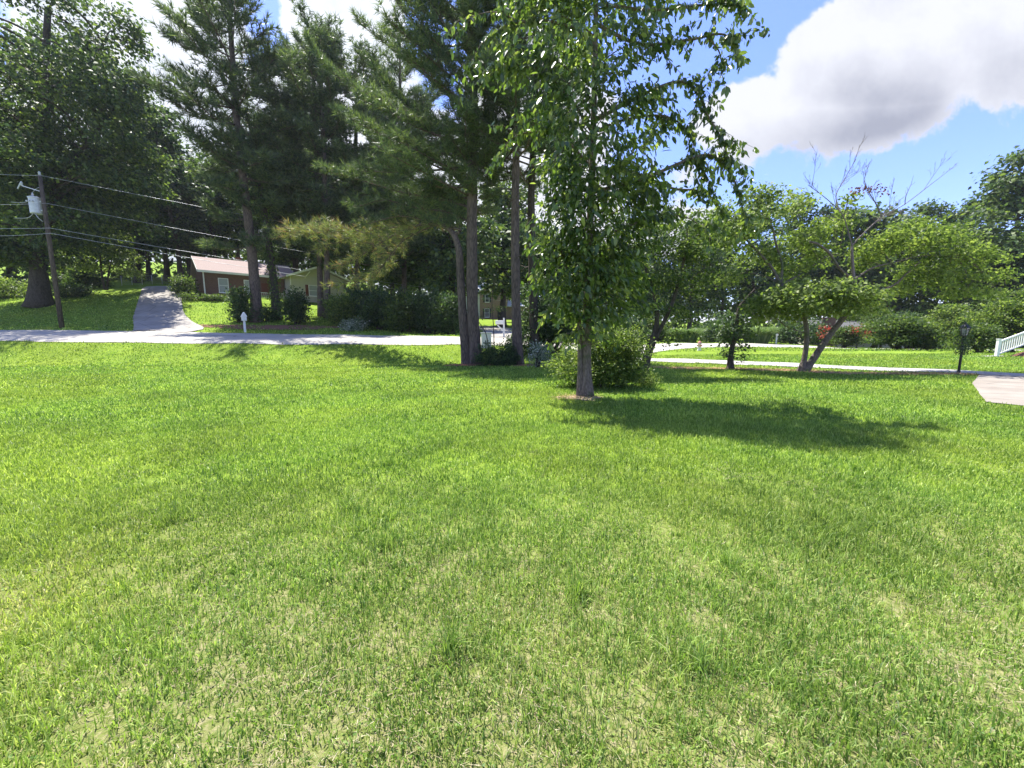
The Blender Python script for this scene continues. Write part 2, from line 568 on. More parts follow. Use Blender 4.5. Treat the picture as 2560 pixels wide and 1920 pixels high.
M['road'] = concrete('road', (0.37, 0.345, 0.30), (0.45, 0.425, 0.375), 0.21)
M['drive_asphalt'] = concrete('drive_asphalt', (0.27, 0.25, 0.225), (0.38, 0.355, 0.32), 0.3)
M['drive_concrete'] = concrete('drive_concrete', (0.23, 0.20, 0.165), (0.33, 0.295, 0.25), 0.35)
M['path_concrete'] = concrete('path_concrete', (0.34, 0.325, 0.30), (0.42, 0.40, 0.38), 0.4)
M['mulch'] = noisy_mat('mulch', (0.09, 0.04, 0.025), (0.26, 0.13, 0.08), 30, 0.95, 6, 0.8)
M['dirt'] = noisy_mat('dirt', (0.20, 0.15, 0.095), (0.36, 0.285, 0.19), 18, 0.95, 6, 0.6)
M['straw_bed'] = noisy_mat('straw_bed', (0.22, 0.13, 0.065), (0.48, 0.33, 0.17), 22, 0.95, 6, 0.7)


def lawn_mix(T, pos):
    """how dry, how yellow and how lush the grass is at a place"""
    big = T.noise(pos, 0.16, 4, 0.55)
    med = T.noise(pos, 0.8, 4, 0.6)
    fine = T.noise(pos, 3.0, 4, 0.65)
    return big, med, fine


def soil_mat():
    m, T = mat_new('lawn_soil')
    geo = T.new('ShaderNodeNewGeometry')
    pos = geo.outputs['Position']
    big, med, fine = lawn_mix(T, pos)
    tiny = T.noise(pos, 26.0, 5, 0.75)
    sep = T.new('ShaderNodeSeparateXYZ')
    T.l.new(pos, sep.inputs[0])
    far = T.smooth(sep.outputs[1], 1.8, 5.0)
    thatch = T.ramp(tiny, [(0.25, (0.06, 0.085, 0.022)), (0.45, (0.16, 0.19, 0.05)), (0.6, (0.27, 0.255, 0.12)), (0.8, (0.46, 0.40, 0.26))])
    green = T.ramp(T.math('ADD', T.math('MULTIPLY', tiny, 0.5), T.math('MULTIPLY', med, 0.5)),
                   [(0.3, (0.075, 0.135, 0.016)), (0.5, (0.155, 0.24, 0.024)), (0.7, (0.25, 0.33, 0.04))])
    col = T.mix(far, thatch, green)
    col = T.mix(T.math('MULTIPLY', T.smooth(big, 0.45, 0.65), 0.35), col, (0.15, 0.19, 0.02))
    h = T.math('ADD', tiny, T.math('MULTIPLY', fine, 0.5))
    finish(T, principled(T, col, 0.95, 0.1, bump(T, h, 0.8, 0.04)))
    return m


def grass_mat():
    m, T = mat_new('grass_blade')
    geo = T.new('ShaderNodeNewGeometry')
    pos = geo.outputs['Position']
    rnd = geo.outputs['Random Per Island']
    big, med, fine = lawn_mix(T, pos)
    sep = T.new('ShaderNodeSeparateXYZ')
    T.l.new(pos, sep.inputs[0])
    near = T.smooth(sep.outputs[1], 4.6, 1.3)
    green = T.ramp(rnd, [(0.0, (0.052, 0.118, 0.021)), (0.5, (0.155, 0.265, 0.044)), (0.8, (0.27, 0.39, 0.08)), (1.0, (0.43, 0.52, 0.17))])
    yel = T.ramp(rnd, [(0.0, (0.12, 0.195, 0.027)), (0.6, (0.27, 0.355, 0.058)), (1.0, (0.43, 0.50, 0.14))])
    y = T.math('MULTIPLY_ADD', T.smooth(big, 0.42, 0.6), 0.7, T.math('MULTIPLY', T.smooth(med, 0.5, 0.7), 0.4), clamp=True)
    col = T.mix(y, green, yel)
    dry = T.math('MULTIPLY', T.math('MULTIPLY', T.smooth(med, 0.42, 0.62), T.smooth(fine, 0.40, 0.65)), near)
    pick = T.smooth(T.math('FRACT', T.math('MULTIPLY', rnd, 37.0)), 0.40, 0.32)
    strawc = T.ramp(rnd, [(0.0, (0.30, 0.27, 0.12)), (1.0, (0.55, 0.48, 0.30))])
    col = T.mix(T.math('MULTIPLY', T.math('MULTIPLY', dry, 1.0), pick), col, strawc)
    col = T.mix(T.math('MULTIPLY', T.math('MULTIPLY', near, 0.10), T.smooth(T.math('FRACT', T.math('MULTIPLY', rnd, 91.0)), 0.7, 0.8)), col, (0.55, 0.5, 0.32))
    tone = T.math('MULTIPLY_ADD', T.smooth(T.noise(pos, 0.42, 5, 0.65), 0.36, 0.64), 0.36, 0.90)     # thick and thin stands of grass
    tn = T.new('ShaderNodeCombineColor')
    for k in range(3):
        T.l.new(tone, tn.inputs[k])
    col = T.mix(1.0, col, tn.outputs[0], 'MULTIPLY')
    ps = principled(T, col, 0.45, 0.3)
    tr = T.new('ShaderNodeBsdfTranslucent')
    T.l.new(T.mix(1.0, col, (1.15, 1.2, 0.7), 'MULTIPLY'), tr.inputs[0])
    mx = T.new('ShaderNodeMixShader')
    mx.inputs[0].default_value = 0.5
    T.l.new(ps, mx.inputs[1])
    T.l.new(tr.outputs[0], mx.inputs[2])
    finish(T, mx.outputs[0])
    return m


M['soil'] = soil_mat()
M['grass'] = grass_mat()

# ------------------------------------------------------------------ terrain
# heights along lines of sight, as (distance ahead, height); the slope of the street is read off the photograph
PROFILE = [
    (-500, [(17.5, 920), (21.9, 914), (24.6, 847), (30.5, 824), (36, 795), (44, 760), (52, 725), (62, 705), (85, 680), (140, 640)]),
    (0, [(17.5, 920), (21.9, 914), (24.6, 849), (30.5, 826), (36, 797), (42, 760), (48, 735), (60, 715), (85, 685), (140, 650)]),
    (400, [(17.5, 920), (21.9, 914), (24.6, 853), (30.5, 829), (35, 805), (40, 771), (48, 722), (60, 705), (85, 690), (140, 650)]),
    (620, [(17.5, 920), (21.9, 914), (24.6, 855), (30.5, 835), (38, 803), (46, 755), (56, 715), (66, 705), (85, 690), (140, 660)]),
    (850, [(17.5, 920), (21.9, 914), (24.6, 857), (30.5, 838), (36, 818), (46, 778), (60, 745), (85, 725), (140, 690)]),
    (1100, [(17.5, 920), (21.9, 914), (24.6, 859), (30.5, 841), (38, 833), (50, 818), (70, 800), (90, 790), (140, 760)]),
    (1250, [(17.5, 920), (21.9, 914), (24.6, 861), (30.5, 844), (45, 827), (60, 808), (85, 798), (140, 780)]),
    (1600, [(17.5, 920), (20.5, 912), (23.0, 902), (26, 893), (34.5, 871), (37, 868), (43, 857), (60, 848), (90, 838), (140, 820)]),
    (1850, [(17.5, 920), (20, 910), (34.5, 871), (37, 868), (43, 859), (60, 852), (90, 842), (140, 825)]),
    (2200, [(17.5, 921), (20, 911), (30, 878), (36, 874), (44, 872), (60, 866), (90, 856), (140, 830)]),
    (2560, [(14, 943), (17.5, 922), (24, 888), (30, 880), (44, 874), (60, 866), (90, 852), (140, 830)]),
    (3100, [(14, 943), (17.5, 922), (24, 888), (30, 880), (44, 874), (60, 866), (90, 852), (140, 830)]),
]
YS = np.concatenate([np.arange(0, 60, 0.5), np.arange(60, 141, 2.0)])
COLS = np.array([c[0] for c in PROFILE], float)
ZT = []
for c, pts in PROFILE:
    ys = [0.0, 12.0] + [p[0] for p in pts]
    zs = [0.0, 0.0] + [zpix(p[1], p[0]) for p in pts]
    if abs(zs[2]) < 0.06:
        zs[2] = 0.0
    z = np.interp(YS, ys, zs)
    k = np.array([1, 2, 3, 2, 1.0])
    k /= k.sum()
    zz = np.convolve(np.pad(z, 2, mode='edge'), k, 'valid')
    ZT.append(zz)
ZT = np.array(ZT)


def gz(X, Y):
    X, Y = np.asarray(X, float), np.asarray(Y, float)
    px = 1280 + F_PX * X / np.maximum(Y * CP + 0.1, 3.0)
    px = np.clip(px, COLS[0], COLS[-1])
    yi = np.clip(Y, 0, 140)
    i = np.clip(np.searchsorted(COLS, px) - 1, 0, len(COLS) - 2)
    t = (px - COLS[i]) / (COLS[i + 1] - COLS[i])
    t = t * t * (3 - 2 * t)
    j = np.clip(np.searchsorted(YS, yi, side='right') - 1, 0, len(YS) - 2)
    s = (yi - YS[j]) / (YS[j + 1] - YS[j])
    z0 = ZT[i, j] * (1 - s) + ZT[i, j + 1] * s
    z1 = ZT[i + 1, j] * (1 - s) + ZT[i + 1, j + 1] * s
    z = z0 * (1 - t) + z1 * t
    z = z + np.clip((Y - 140) * 0.06, 0, None)
    return z + 0.025 * np.sin(X * 0.9 + 1.3) * np.sin(Y * 0.7) * np.clip(Y / 4, 0, 1) + 0.012 * np.sin(X * 2.3) * np.cos(Y * 2.1 + X)


def G(px, Y, dz=0.0):
    """the ground point in column px, Y metres ahead"""
    X = (px - 1280) / F_PX * Y
    for _ in range(8):
        z = float(gz(X, Y))
        X = (px - 1280) / F_PX * (Y * CP - (z - EYE) * SP)
    return np.array((X, Y, float(gz(X, Y)) + dz))


def grid_lawn():
    xs = np.concatenate([np.arange(-224, -70, 14), np.arange(-70, -30, 1.0), np.arange(-30, 30, 0.5), np.arange(30, 70, 1.0), np.arange(70, 230, 14)])
    ys = np.concatenate([np.arange(-60, -4, 8), np.arange(-4, 50, 0.5), np.arange(50, 100, 1.5), np.arange(100, 215, 16)])
    XX, YY = np.meshgrid(xs, ys)
    ZZ = gz(XX, YY)
    V = np.stack([XX, YY, ZZ], -1).reshape(-1, 3)
    nx, ny = len(xs), len(ys)
    i = np.arange(ny - 1)[:, None] * nx
    j = np.arange(nx - 1)[None, :]
    q = np.stack([i + j, i + j + 1, i + nx + j + 1, i + nx + j], -1).reshape(-1, 4)
    me = np_mesh('lawn', V, q.ravel(), np.full(len(q), 4), True)
    o = link('lawn', me, M['soil'])
    return prm(o, kind='structure')


grid_lawn()


def resample(pts, n):
    pts = np.asarray(pts, float)
    d = np.concatenate([[0], np.cumsum(np.linalg.norm(np.diff(pts, axis=0), axis=1))])
    t = np.linspace(0, d[-1], n)
    return np.stack([np.interp(t, d, pts[:, k]) for k in range(pts.shape[1])], -1)


def bez(ctrl, n):
    """smooth curve through control points (Catmull-Rom)"""
    c = np.asarray(ctrl, float)
    c = np.vstack([2 * c[0] - c[1], c, 2 * c[-1] - c[-2]])
    out = []
    m = len(c) - 3
    for t in np.linspace(0, m - 1e-6, n):
        k = int(t)
        u = t - k
        p0, p1, p2, p3 = c[k:k + 4]
        out.append(0.5 * ((2 * p1) + (p2 - p0) * u + (2 * p0 - 5 * p1 + 4 * p2 - p3) * u * u + (3 * p1 - p0 - 3 * p2 + p3) * u ** 3))
    return np.array(out)


PAVED = []      # centre lines (N,2) with half widths, where no grass grows


def strip(name, ctrl, width, mat, dz, cross=9, step=0.5, jag=0.0, seed=0, thick=0.0):
    line = bez(ctrl, 200)
    L = np.sum(np.linalg.norm(np.diff(line, axis=0), axis=1))
    n = max(8, int(L / step))
    line = resample(line, n)
    w = np.interp(np.linspace(0, 1, n), np.linspace(0, 1, len(np.atleast_1d(width))), np.atleast_1d(width)) / 2
    t = unit(np.gradient(line, axis=0))
    nrm = np.stack([-t[:, 1], t[:, 0]], -1)
    rng = np.random.default_rng(seed)
    s = np.linspace(-1, 1, cross)
    off = s[None, :] * w[:, None]
    if jag:
        off[:, 0] += rng.normal(0, jag, n)
        off[:, -1] += rng.normal(0, jag, n)
    X = line[:, None, 0] + nrm[:, None, 0] * off
    Y = line[:, None, 1] + nrm[:, None, 1] * off
    Z = gz(X, Y) + dz
    V = np.stack([X, Y, Z], -1).reshape(-1, 3)
    i = np.arange(n - 1)[:, None] * cross
    j = np.arange(cross - 1)[None, :]
    q = np.stack([i + j + cross, i + j + cross + 1, i + j + 1, i + j], -1).reshape(-1, 4)
    o = link(name, np_mesh(name, V, q.ravel(), np.full(len(q), 4), True), mat)
    PAVED.append((line, w))
    return prm(o, kind='structure')


def patch(name, ctr, rx, ry, mat, dz, seed, rot=0.0, mound=0.0):
    """an irregular patch of bare ground draped on the lawn"""
    rng = np.random.default_rng(seed)
    n, rings = 48, 6
    a = np.linspace(0, 2 * math.pi, n, endpoint=False)
    rr = 1 + 0.16 * np.sin(3 * a + rng.uniform(0, 6)) + 0.12 * np.sin(5 * a + rng.uniform(0, 6)) + rng.normal(0, 0.07, n)
    V = [(ctr[0], ctr[1], float(gz(ctr[0], ctr[1])) + dz + mound)]
    for k in range(1, rings + 1):
        f = k / rings
        x, y = np.cos(a) * rr * rx * f, np.sin(a) * rr * ry * f
        X = ctr[0] + x * math.cos(rot) - y * math.sin(rot)
        Y = ctr[1] + x * math.sin(rot) + y * math.cos(rot)
        V += list(zip(X, Y, gz(X, Y) + dz + mound * (1 - f * f)))
    fl = [(0, 1 + i, 1 + (i + 1) % n) for i in range(n)]
    for k in range(rings - 1):
        b = 1 + k * n
        fl += [(b + i, b + n + i, b + n + (i + 1) % n, b + (i + 1) % n) for i in range(n)]
    me = bpy.data.meshes.new(name)
    me.from_pydata([tuple(map(float, v)) for v in V], [], fl)
    me.polygons.foreach_set('use_smooth', np.ones(len(me.polygons), dtype=bool))
    o = link(name, me, mat)
    PAVED.append((np.array([[ctr[0], ctr[1]], [ctr[0] + 0.01, ctr[1]]]), np.array([min(rx, ry) * 0.75] * 2)))
    return prm(o, kind='structure')


strip('road', [(-110, 26.5), (-70, 27.3), (-35, 27.5), (-8, 27.5), (2, 28.2), (8, 31.5), (13, 36.5), (19, 39.6), (27, 40.2), (36, 39.6), (52, 36.5), (90, 30)], 6.0, M['road'], 0.03, cross=15)
strip('lane', [(4.5, 27.5), (7.5, 24.2), (9.6, 22.4), (12.3, 20.2), (16.2, 17.4), (19.0, 15.0), (25, 10.4), (32, 5)], [2.4, 2.4, 2.0, 2.0, 2.0, 2.2], M['path_concrete'], 0.035, cross=7)
g0, g1, g2 = G(398, 30.6), G(398, 38), G(398, 48)
strip('driveway', [(g0[0] + 0.1, 30.2), (g0[0], 31.5), tuple(g1[:2]), (g2[0] + .4, 48), (g2[0] - 2.2, 52)], [4.6, 3.8, 3.6, 3.6, 3.7, 4.4], M['drive_asphalt'], 0.05, cross=9)
strip('side_street', [(1.2, 30.0), (-0.6, 36), (-1.0, 44), (-4, 50), (-12, 53)], 4.6, M['drive_asphalt'], 0.045, cross=9)
DR = [(18.2, 15.2), (14.4, 12.2), (10.9, 8.9), (11.4, 8.0), (16, 4.5), (24, 8.5), (21.5, 13.5)]


def drive_pad():
    xs, ys = np.arange(10, 26, 0.25), np.arange(3, 16, 0.25)
    poly = np.array(DR)

    def inside(x, y):
        c = np.zeros(np.shape(x), bool)
        j = len(poly) - 1
        for i in range(len(poly)):
            xi, yi = poly[i]
            xj, yj = poly[j]
            c ^= ((yi > y) != (yj > y)) & (x < (xj - xi) * (y - yi) / (yj - yi + 1e-12) + xi)
            j = i
        return c
    # fan of fine triangles from densely sampled outline
    ring = []
    for i in range(len(DR)):
        a, b = np.array(DR[i]), np.array(DR[(i + 1) % len(DR)])
        for t in np.linspace(0, 1, 24, endpoint=False):
            ring.append(a + (b - a) * t)
    ring = np.array(ring)
    c = ring.mean(0)
    V, n, rings = [(c[0], c[1])], len(ring), 12
    for k in range(1, rings + 1):
        V += [tuple(c + (p - c) * k / rings) for p in ring]
    fl = [(0, 1 + i, 1 + (i + 1) % n) for i in range(n)]
    for k in range(rings - 1):
        b = 1 + k * n
        fl += [(b + i, b + n + i, b + n + (i + 1) % n, b + (i + 1) % n) for i in range(n)]
    V = [(x, y, float(gz(x, y)) + 0.028) for x, y in V]
    me = bpy.data.meshes.new('driveway_pad')
    me.from_pydata(V, [], fl[::1])
    o = link('driveway_pad', me, M['drive_concrete'])
    prm(o, kind='structure')
    return inside


in_pad = drive_pad()
strip('mulch_strip', [tuple(G(1610, 18.3)[:2]), tuple(G(1750, 17.7)[:2]), tuple(G(1900, 16.9)[:2]), tuple(G(2030, 16.1)[:2]), tuple(G(2180, 15.6)[:2]), tuple(G(2300, 15.3)[:2]), tuple(G(2440, 14.9)[:2])],
      [0.5, 0.7, 0.9, 1.1, 1.0, 0.7, 0.3], M['straw_bed'], 0.02, cross=7, step=0.25, jag=0.16, seed=4)
patch('mulch', G(1185, 21.2), 1.5, 0.9, M['mulch'], 0.02, 7, mound=0.1)
patch('mulch', G(1320, 20.6), 1.9, 0.8, M['mulch'], 0.02, 8, mound=0.05)
patch('bare_soil', (1.66, 9.55), 0.6, 0.34, M['dirt'], 0.015, 9, mound=0.03)
patch('mulch', G(690, 34.5), 6.0, 1.6, M['mulch'], 0.04, 10, rot=0.15)


def paved(X, Y, margin=0.0):
    bad = in_pad(X, Y)
    for line, w in PAVED:
        d = np.full(X.shape, 1e9)
        ww = np.zeros(X.shape)
        for k in range(0, len(line), max(1, len(line) // 160)):
            dd = (X - line[k, 0]) ** 2 + (Y - line[k, 1]) ** 2
            m = dd < d
            d = np.where(m, dd, d)
            ww = np.where(m, w[k], ww)
        bad |= np.sqrt(d) < ww + margin
    return bad


# ------------------------------------------------------------------ grass
def grass():
    rng = np.random.default_rng(11)
    bands = [  # from, to, blades per m2, length, width
        (0.75, 2.2, 10500, 0.048, 0.0044), (2.2, 4.0, 8200, 0.050, 0.0054), (4.0, 7.0, 4000, 0.052, 0.0078),
        (7.0, 11.0, 1700, 0.054, 0.0120), (11.0, 17.5, 640, 0.058, 0.020), (17.5, 27.0, 220, 0.07, 0.034), (30, 46, 40, 0.10, 0.06)]
    PO, LN, WD = [], [], []
    for y0, y1, dens, ln, wd in bands:
        hw = 1.42 * y1 + 0.5
        n = int(dens * 2 * hw * (y1 - y0))
        Y = rng.uniform(y0, y1, n)
        X = rng.uniform(-hw, hw, n)
        keep = np.abs(X) < 1.42 * Y + 0.6
        X, Y = X[keep], Y[keep]
        # tufted: thin out by a smooth random field
        f = (np.sin(X * 7.1 + 2 * np.sin(Y * 3.3)) * np.sin(Y * 6.3 + 1.7 * np.sin(X * 4.1)) + 0.6 * np.sin(X * 17 + Y * 9) * np.sin(Y * 19 - X * 5))
        keep = rng.uniform(-1.5, 0.75, len(X)) < f + 0.35
        X, Y = X[keep], Y[keep]
        keep = ~paved(X, Y, -0.06)
        X, Y = X[keep], Y[keep]
        PO.append(np.stack([X, Y, gz(X, Y)], -1))
        patchy = 1 + 0.30 * np.sin(X * 1.9 + 3) * np.sin(Y * 2.3 + 1)
        LN.append(ln * rng.lognormal(0, 0.30, len(X)) * patchy)
        WD.append(wd * rng.uniform(0.7, 1.3, len(X)))
    # taller tussocks of a darker coarse grass
    for (tx, ty) in [(-1.25, 3.0), (-0.95, 2.75), (-1.5, 3.4), (-1.5, 4.6), (-2.2, 5.2), (0.4, 2.2), (1.5, 2.5), (2.6, 3.2), (-2.9, 3.2), (1.9, 4.6), (-0.3, 1.75), (0.9, 1.7)]:
        n = 130
        a = rng.uniform(0, 6.28, n)
        r = np.abs(rng.normal(0, 0.10, n))
        X, Y = tx + r * np.cos(a), ty + r * np.sin(a)
        PO.append(np.stack([X, Y, gz(X, Y)], -1))
        LN.append(rng.uniform(0.10, 0.20, n))
        WD.append(rng.uniform(0.003, 0.006, n))
    pos, ln, wd = np.concatenate(PO), np.concatenate(LN), np.concatenate(WD)
    n = len(pos)
    az = rng.uniform(0, 2 * math.pi, n)
    lean = np.abs(rng.normal(0.62, 0.42, n)).clip(0.05, 1.3)
    ca, sa = np.cos(az), np.sin(az)
    out = np.stack([ca, sa, np.zeros(n)], -1)
    face = az + math.pi / 2 + rng.normal(0, 0.8, n)
    side = np.stack([np.cos(face), np.sin(face), np.zeros(n)], -1)
    up = np.array((0, 0, 1.0))
    l1 = (ln * 0.55)[:, None]
    l2 = (ln * 0.5)[:, None]
    mid = pos + l1 * (up * np.cos(lean * 0.6)[:, None] + out * np.sin(lean * 0.6)[:, None])
    tip = mid + l2 * (up * np.cos(lean * 1.5)[:, None] + out * np.sin(lean * 1.5)[:, None])
    w = (wd / 2)[:, None]
    base = pos - np.array((0, 0, 0.006))
    V = np.stack([base - side * w * 0.8, base + side * w * 0.8, mid + side * w, mid - side * w, tip], 1).reshape(-1, 3)
    b = np.arange(n)[:, None] * 5
    Fq = np.concatenate([b + np.array([[0, 1, 2, 3]]), b + np.array([[3, 2, 4]])], 1).ravel()
    sizes = np.tile(np.array([4, 3]), n)
    o = link('grass', np_mesh('grass', V, Fq, sizes), M['grass'])
    prm(o, kind='stuff')
    print('grass blades', n)
    # dead blades lying in the thatch, in patches
    n = 20000
    cy = 0.8 + 4.6 * rng.random(420) ** 1.5
    cx = rng.uniform(-1.45, 1.45, 420) * cy
    i = rng.integers(0, 420, n)
    X, Y = cx[i] + rng.normal(0, .11, n), cy[i] + rng.normal(0, .075, n)
    p = np.stack([X, Y, gz(X, Y) + rng.uniform(.004, .034, n)], -1)
    a = rng.uniform(0, 6.28, n)
    axv = np.stack([np.cos(a), np.sin(a), rng.normal(0, .35, n)], -1)
    upv = np.stack([rng.normal(0, .4, n), rng.normal(0, .4, n), np.ones(n)], -1)
    d = link('dead_grass', scatter('dead_grass', [(-.5, 0, 0), (.5, 0, 0), (.3, .6, .1), (0, 1, -.1)], [(0, 1, 2, 3)], p, axv, upv, rng.uniform(.0016, .0036, n), rng.uniform(.018, .05, n)), M['dry_grass'])
    prm(d, kind='stuff')
    # low broad-leaved weeds (clover and the like) between the blades
    C, S = [], []
    for _ in range(700):
        y = 1.0 + 7.5 * rng.random() ** 1.4
        x = rng.uniform(-1.4 * y - .3, 1.4 * y + .3)
        if rng.random() > (0.75 if x < 0 else 0.4):
            continue
        k = rng.integers(4, 40)
        C.append(np.stack([x + rng.normal(0, 0.07, k), y + rng.normal(0, 0.07, k), np.zeros(k)], -1))
        S.append(rng.uniform(0.006, 0.013, k))
    C, S = np.concatenate(C), np.concatenate(S)
    C[:, 2] = gz(C[:, 0], C[:, 1]) + rng.uniform(0.025, 0.06, len(C))
    a = rng.uniform(0, 6.28, len(C))
    ax = np.stack([np.cos(a), np.sin(a), rng.normal(0.1, 0.35, len(C))], -1)
    upv = np.stack([rng.normal(0, 0.3, len(C)), rng.normal(0, 0.3, len(C)), np.ones(len(C))], -1)
    tv = [(0, 0, 0), (-0.42, 0.45, 0.06), (-0.3, 0.95, 0.02), (0, 1.05, -0.05), (0.3, 0.95, 0.02), (0.42, 0.45, 0.06)]
    w = link('clover', scatter('clover', tv, [(0, 1, 2, 3), (0, 3, 4, 5)], C, ax, upv, S, S), M['clover'])
    prm(w, kind='stuff')


grass()


def needles_on_ground(name, line, halfw, n, mat, seed, ln=0.16, wd=0.012):
    rng = np.random.default_rng(seed)
    line = resample(bez(line, 80), 120)
    t = rng.uniform(0, len(line) - 1.001, n)
    k = t.astype(int)
    c = line[k] + (line[k + 1] - line[k]) * (t - k)[:, None]
    X = c[:, 0] + rng.normal(0, halfw * 0.55, n)
    Y = c[:, 1] + rng.normal(0, halfw * 0.55, n)
    pos = np.stack([X, Y, gz(X, Y) + rng.uniform(0.03, 0.07, n)], -1)
    a = rng.uniform(0, 6.28, n)
    ax = np.stack([np.cos(a), np.sin(a), rng.normal(0, 0.25, n)], -1)
    up = np.stack([rng.normal(0, .3, n), rng.normal(0, .3, n), np.ones(n)], -1)
    me = scatter(name, [(-.5, 0, 0), (.5, 0, 0), (0, 1, 0)], [(0, 1, 2)], pos, ax, up, rng.uniform(.6, 1.4, n) * wd, rng.uniform(.5, 1.4, n) * ln)
    return prm(link(name, me, mat), kind='stuff')


needles_on_ground('pine_straw', [tuple(G(1620, 18.2)[:2]), tuple(G(1900, 16.9)[:2]), tuple(G(2180, 15.6)[:2]), tuple(G(2430, 14.9)[:2])], 0.45, 5200, M['straw'], 5)
needles_on_ground('pine_straw', [tuple(G(1130, 21.2)[:2]), tuple(G(1180, 21.0)[:2]), tuple(G(1240, 21.0)[:2])], 0.5, 1800, M['red_straw'], 6)
needles_on_ground('pine_straw', [(1.2, 9.5), (1.6, 9.5), (1.95, 9.55)], 0.36, 900, M['straw'], 7, 0.09, 0.006)
# ------------------------------------------------------------------ trees
LEAF_LONG = ([(0, 0, 0), (-0.30, 0.35, 0.06), (-0.24, 0.72, 0.02), (0, 1.0, -0.12), (0.24, 0.72, 0.02), (0.30, 0.35, 0.06), (0, 0.5, -0.03)],
             [(0, 6, 2, 1), (6, 3, 2), (0, 5, 4, 6), (6, 4, 3)])
LEAF_QUAD = ([(0, 0, 0), (-0.36, 0.45, 0.07), (0, 1.0, -0.08), (0.36, 0.45, 0.07)], [(0, 3, 2, 1)])


def pad_leaves(rng, pads, per, spread, droop, size, out_from, jit=0.9, up_bias=0.35):
    """leaf positions clustered inside a set of ellipsoids: (centre, radii, count)"""
    POS, AX, UP, SZ, CL = [], [], [], [], []
    for c, r, n in pads:
        c, r = np.asarray(c, float), np.asarray(r, float)
        k = max(3, int(n / per))
        d = unit(rng.normal(0, 1, (k, 3)))
        d[:, 2] = d[:, 2] * 0.9 + up_bias * 0.4
        rad = rng.uniform(0.25, 1.12, k) ** 0.6
        cc = c + d * rad[:, None] * r
        CL.append((c, cc))
        cnt = np.maximum(3, (per * rng.lognormal(0, 0.45, k)).astype(int))
        idx = np.repeat(np.arange(k), cnt)
        p = cc[idx] + rng.normal(0, 1, (len(idx), 3)) * np.array([spread, spread, spread * 0.62])
        out = unit(p - out_from(p))
        ax = out * 0.55 + rng.normal(0, jit * 0.6, (len(idx), 3))
        ax[:, 2] -= droop
        up = rng.normal(0, 0.55, (len(idx), 3)) + np.array((0, 0, 0.9)) + out * 0.25
        POS.append(p)
        AX.append(ax)
        UP.append(up)
        SZ.append(size * rng.uniform(0.36, 1.3, len(idx)))
    return np.concatenate(POS), np.concatenate(AX), np.concatenate(UP), np.concatenate(SZ), CL


def limb_curve(a, b, rng, sag=0.15, n=8):
    a, b = np.asarray(a, float), np.asarray(b, float)
    L = np.linalg.norm(b - a)
    m1 = a + (b - a) * 0.35 + np.array((0, 0, sag * L)) + rng.normal(0, 0.04 * L, 3)
    m2 = a + (b - a) * 0.7 + np.array((0, 0, sag * 0.7 * L)) + rng.normal(0, 0.04 * L, 3)
    return bez([a, m1, m2, b], n)


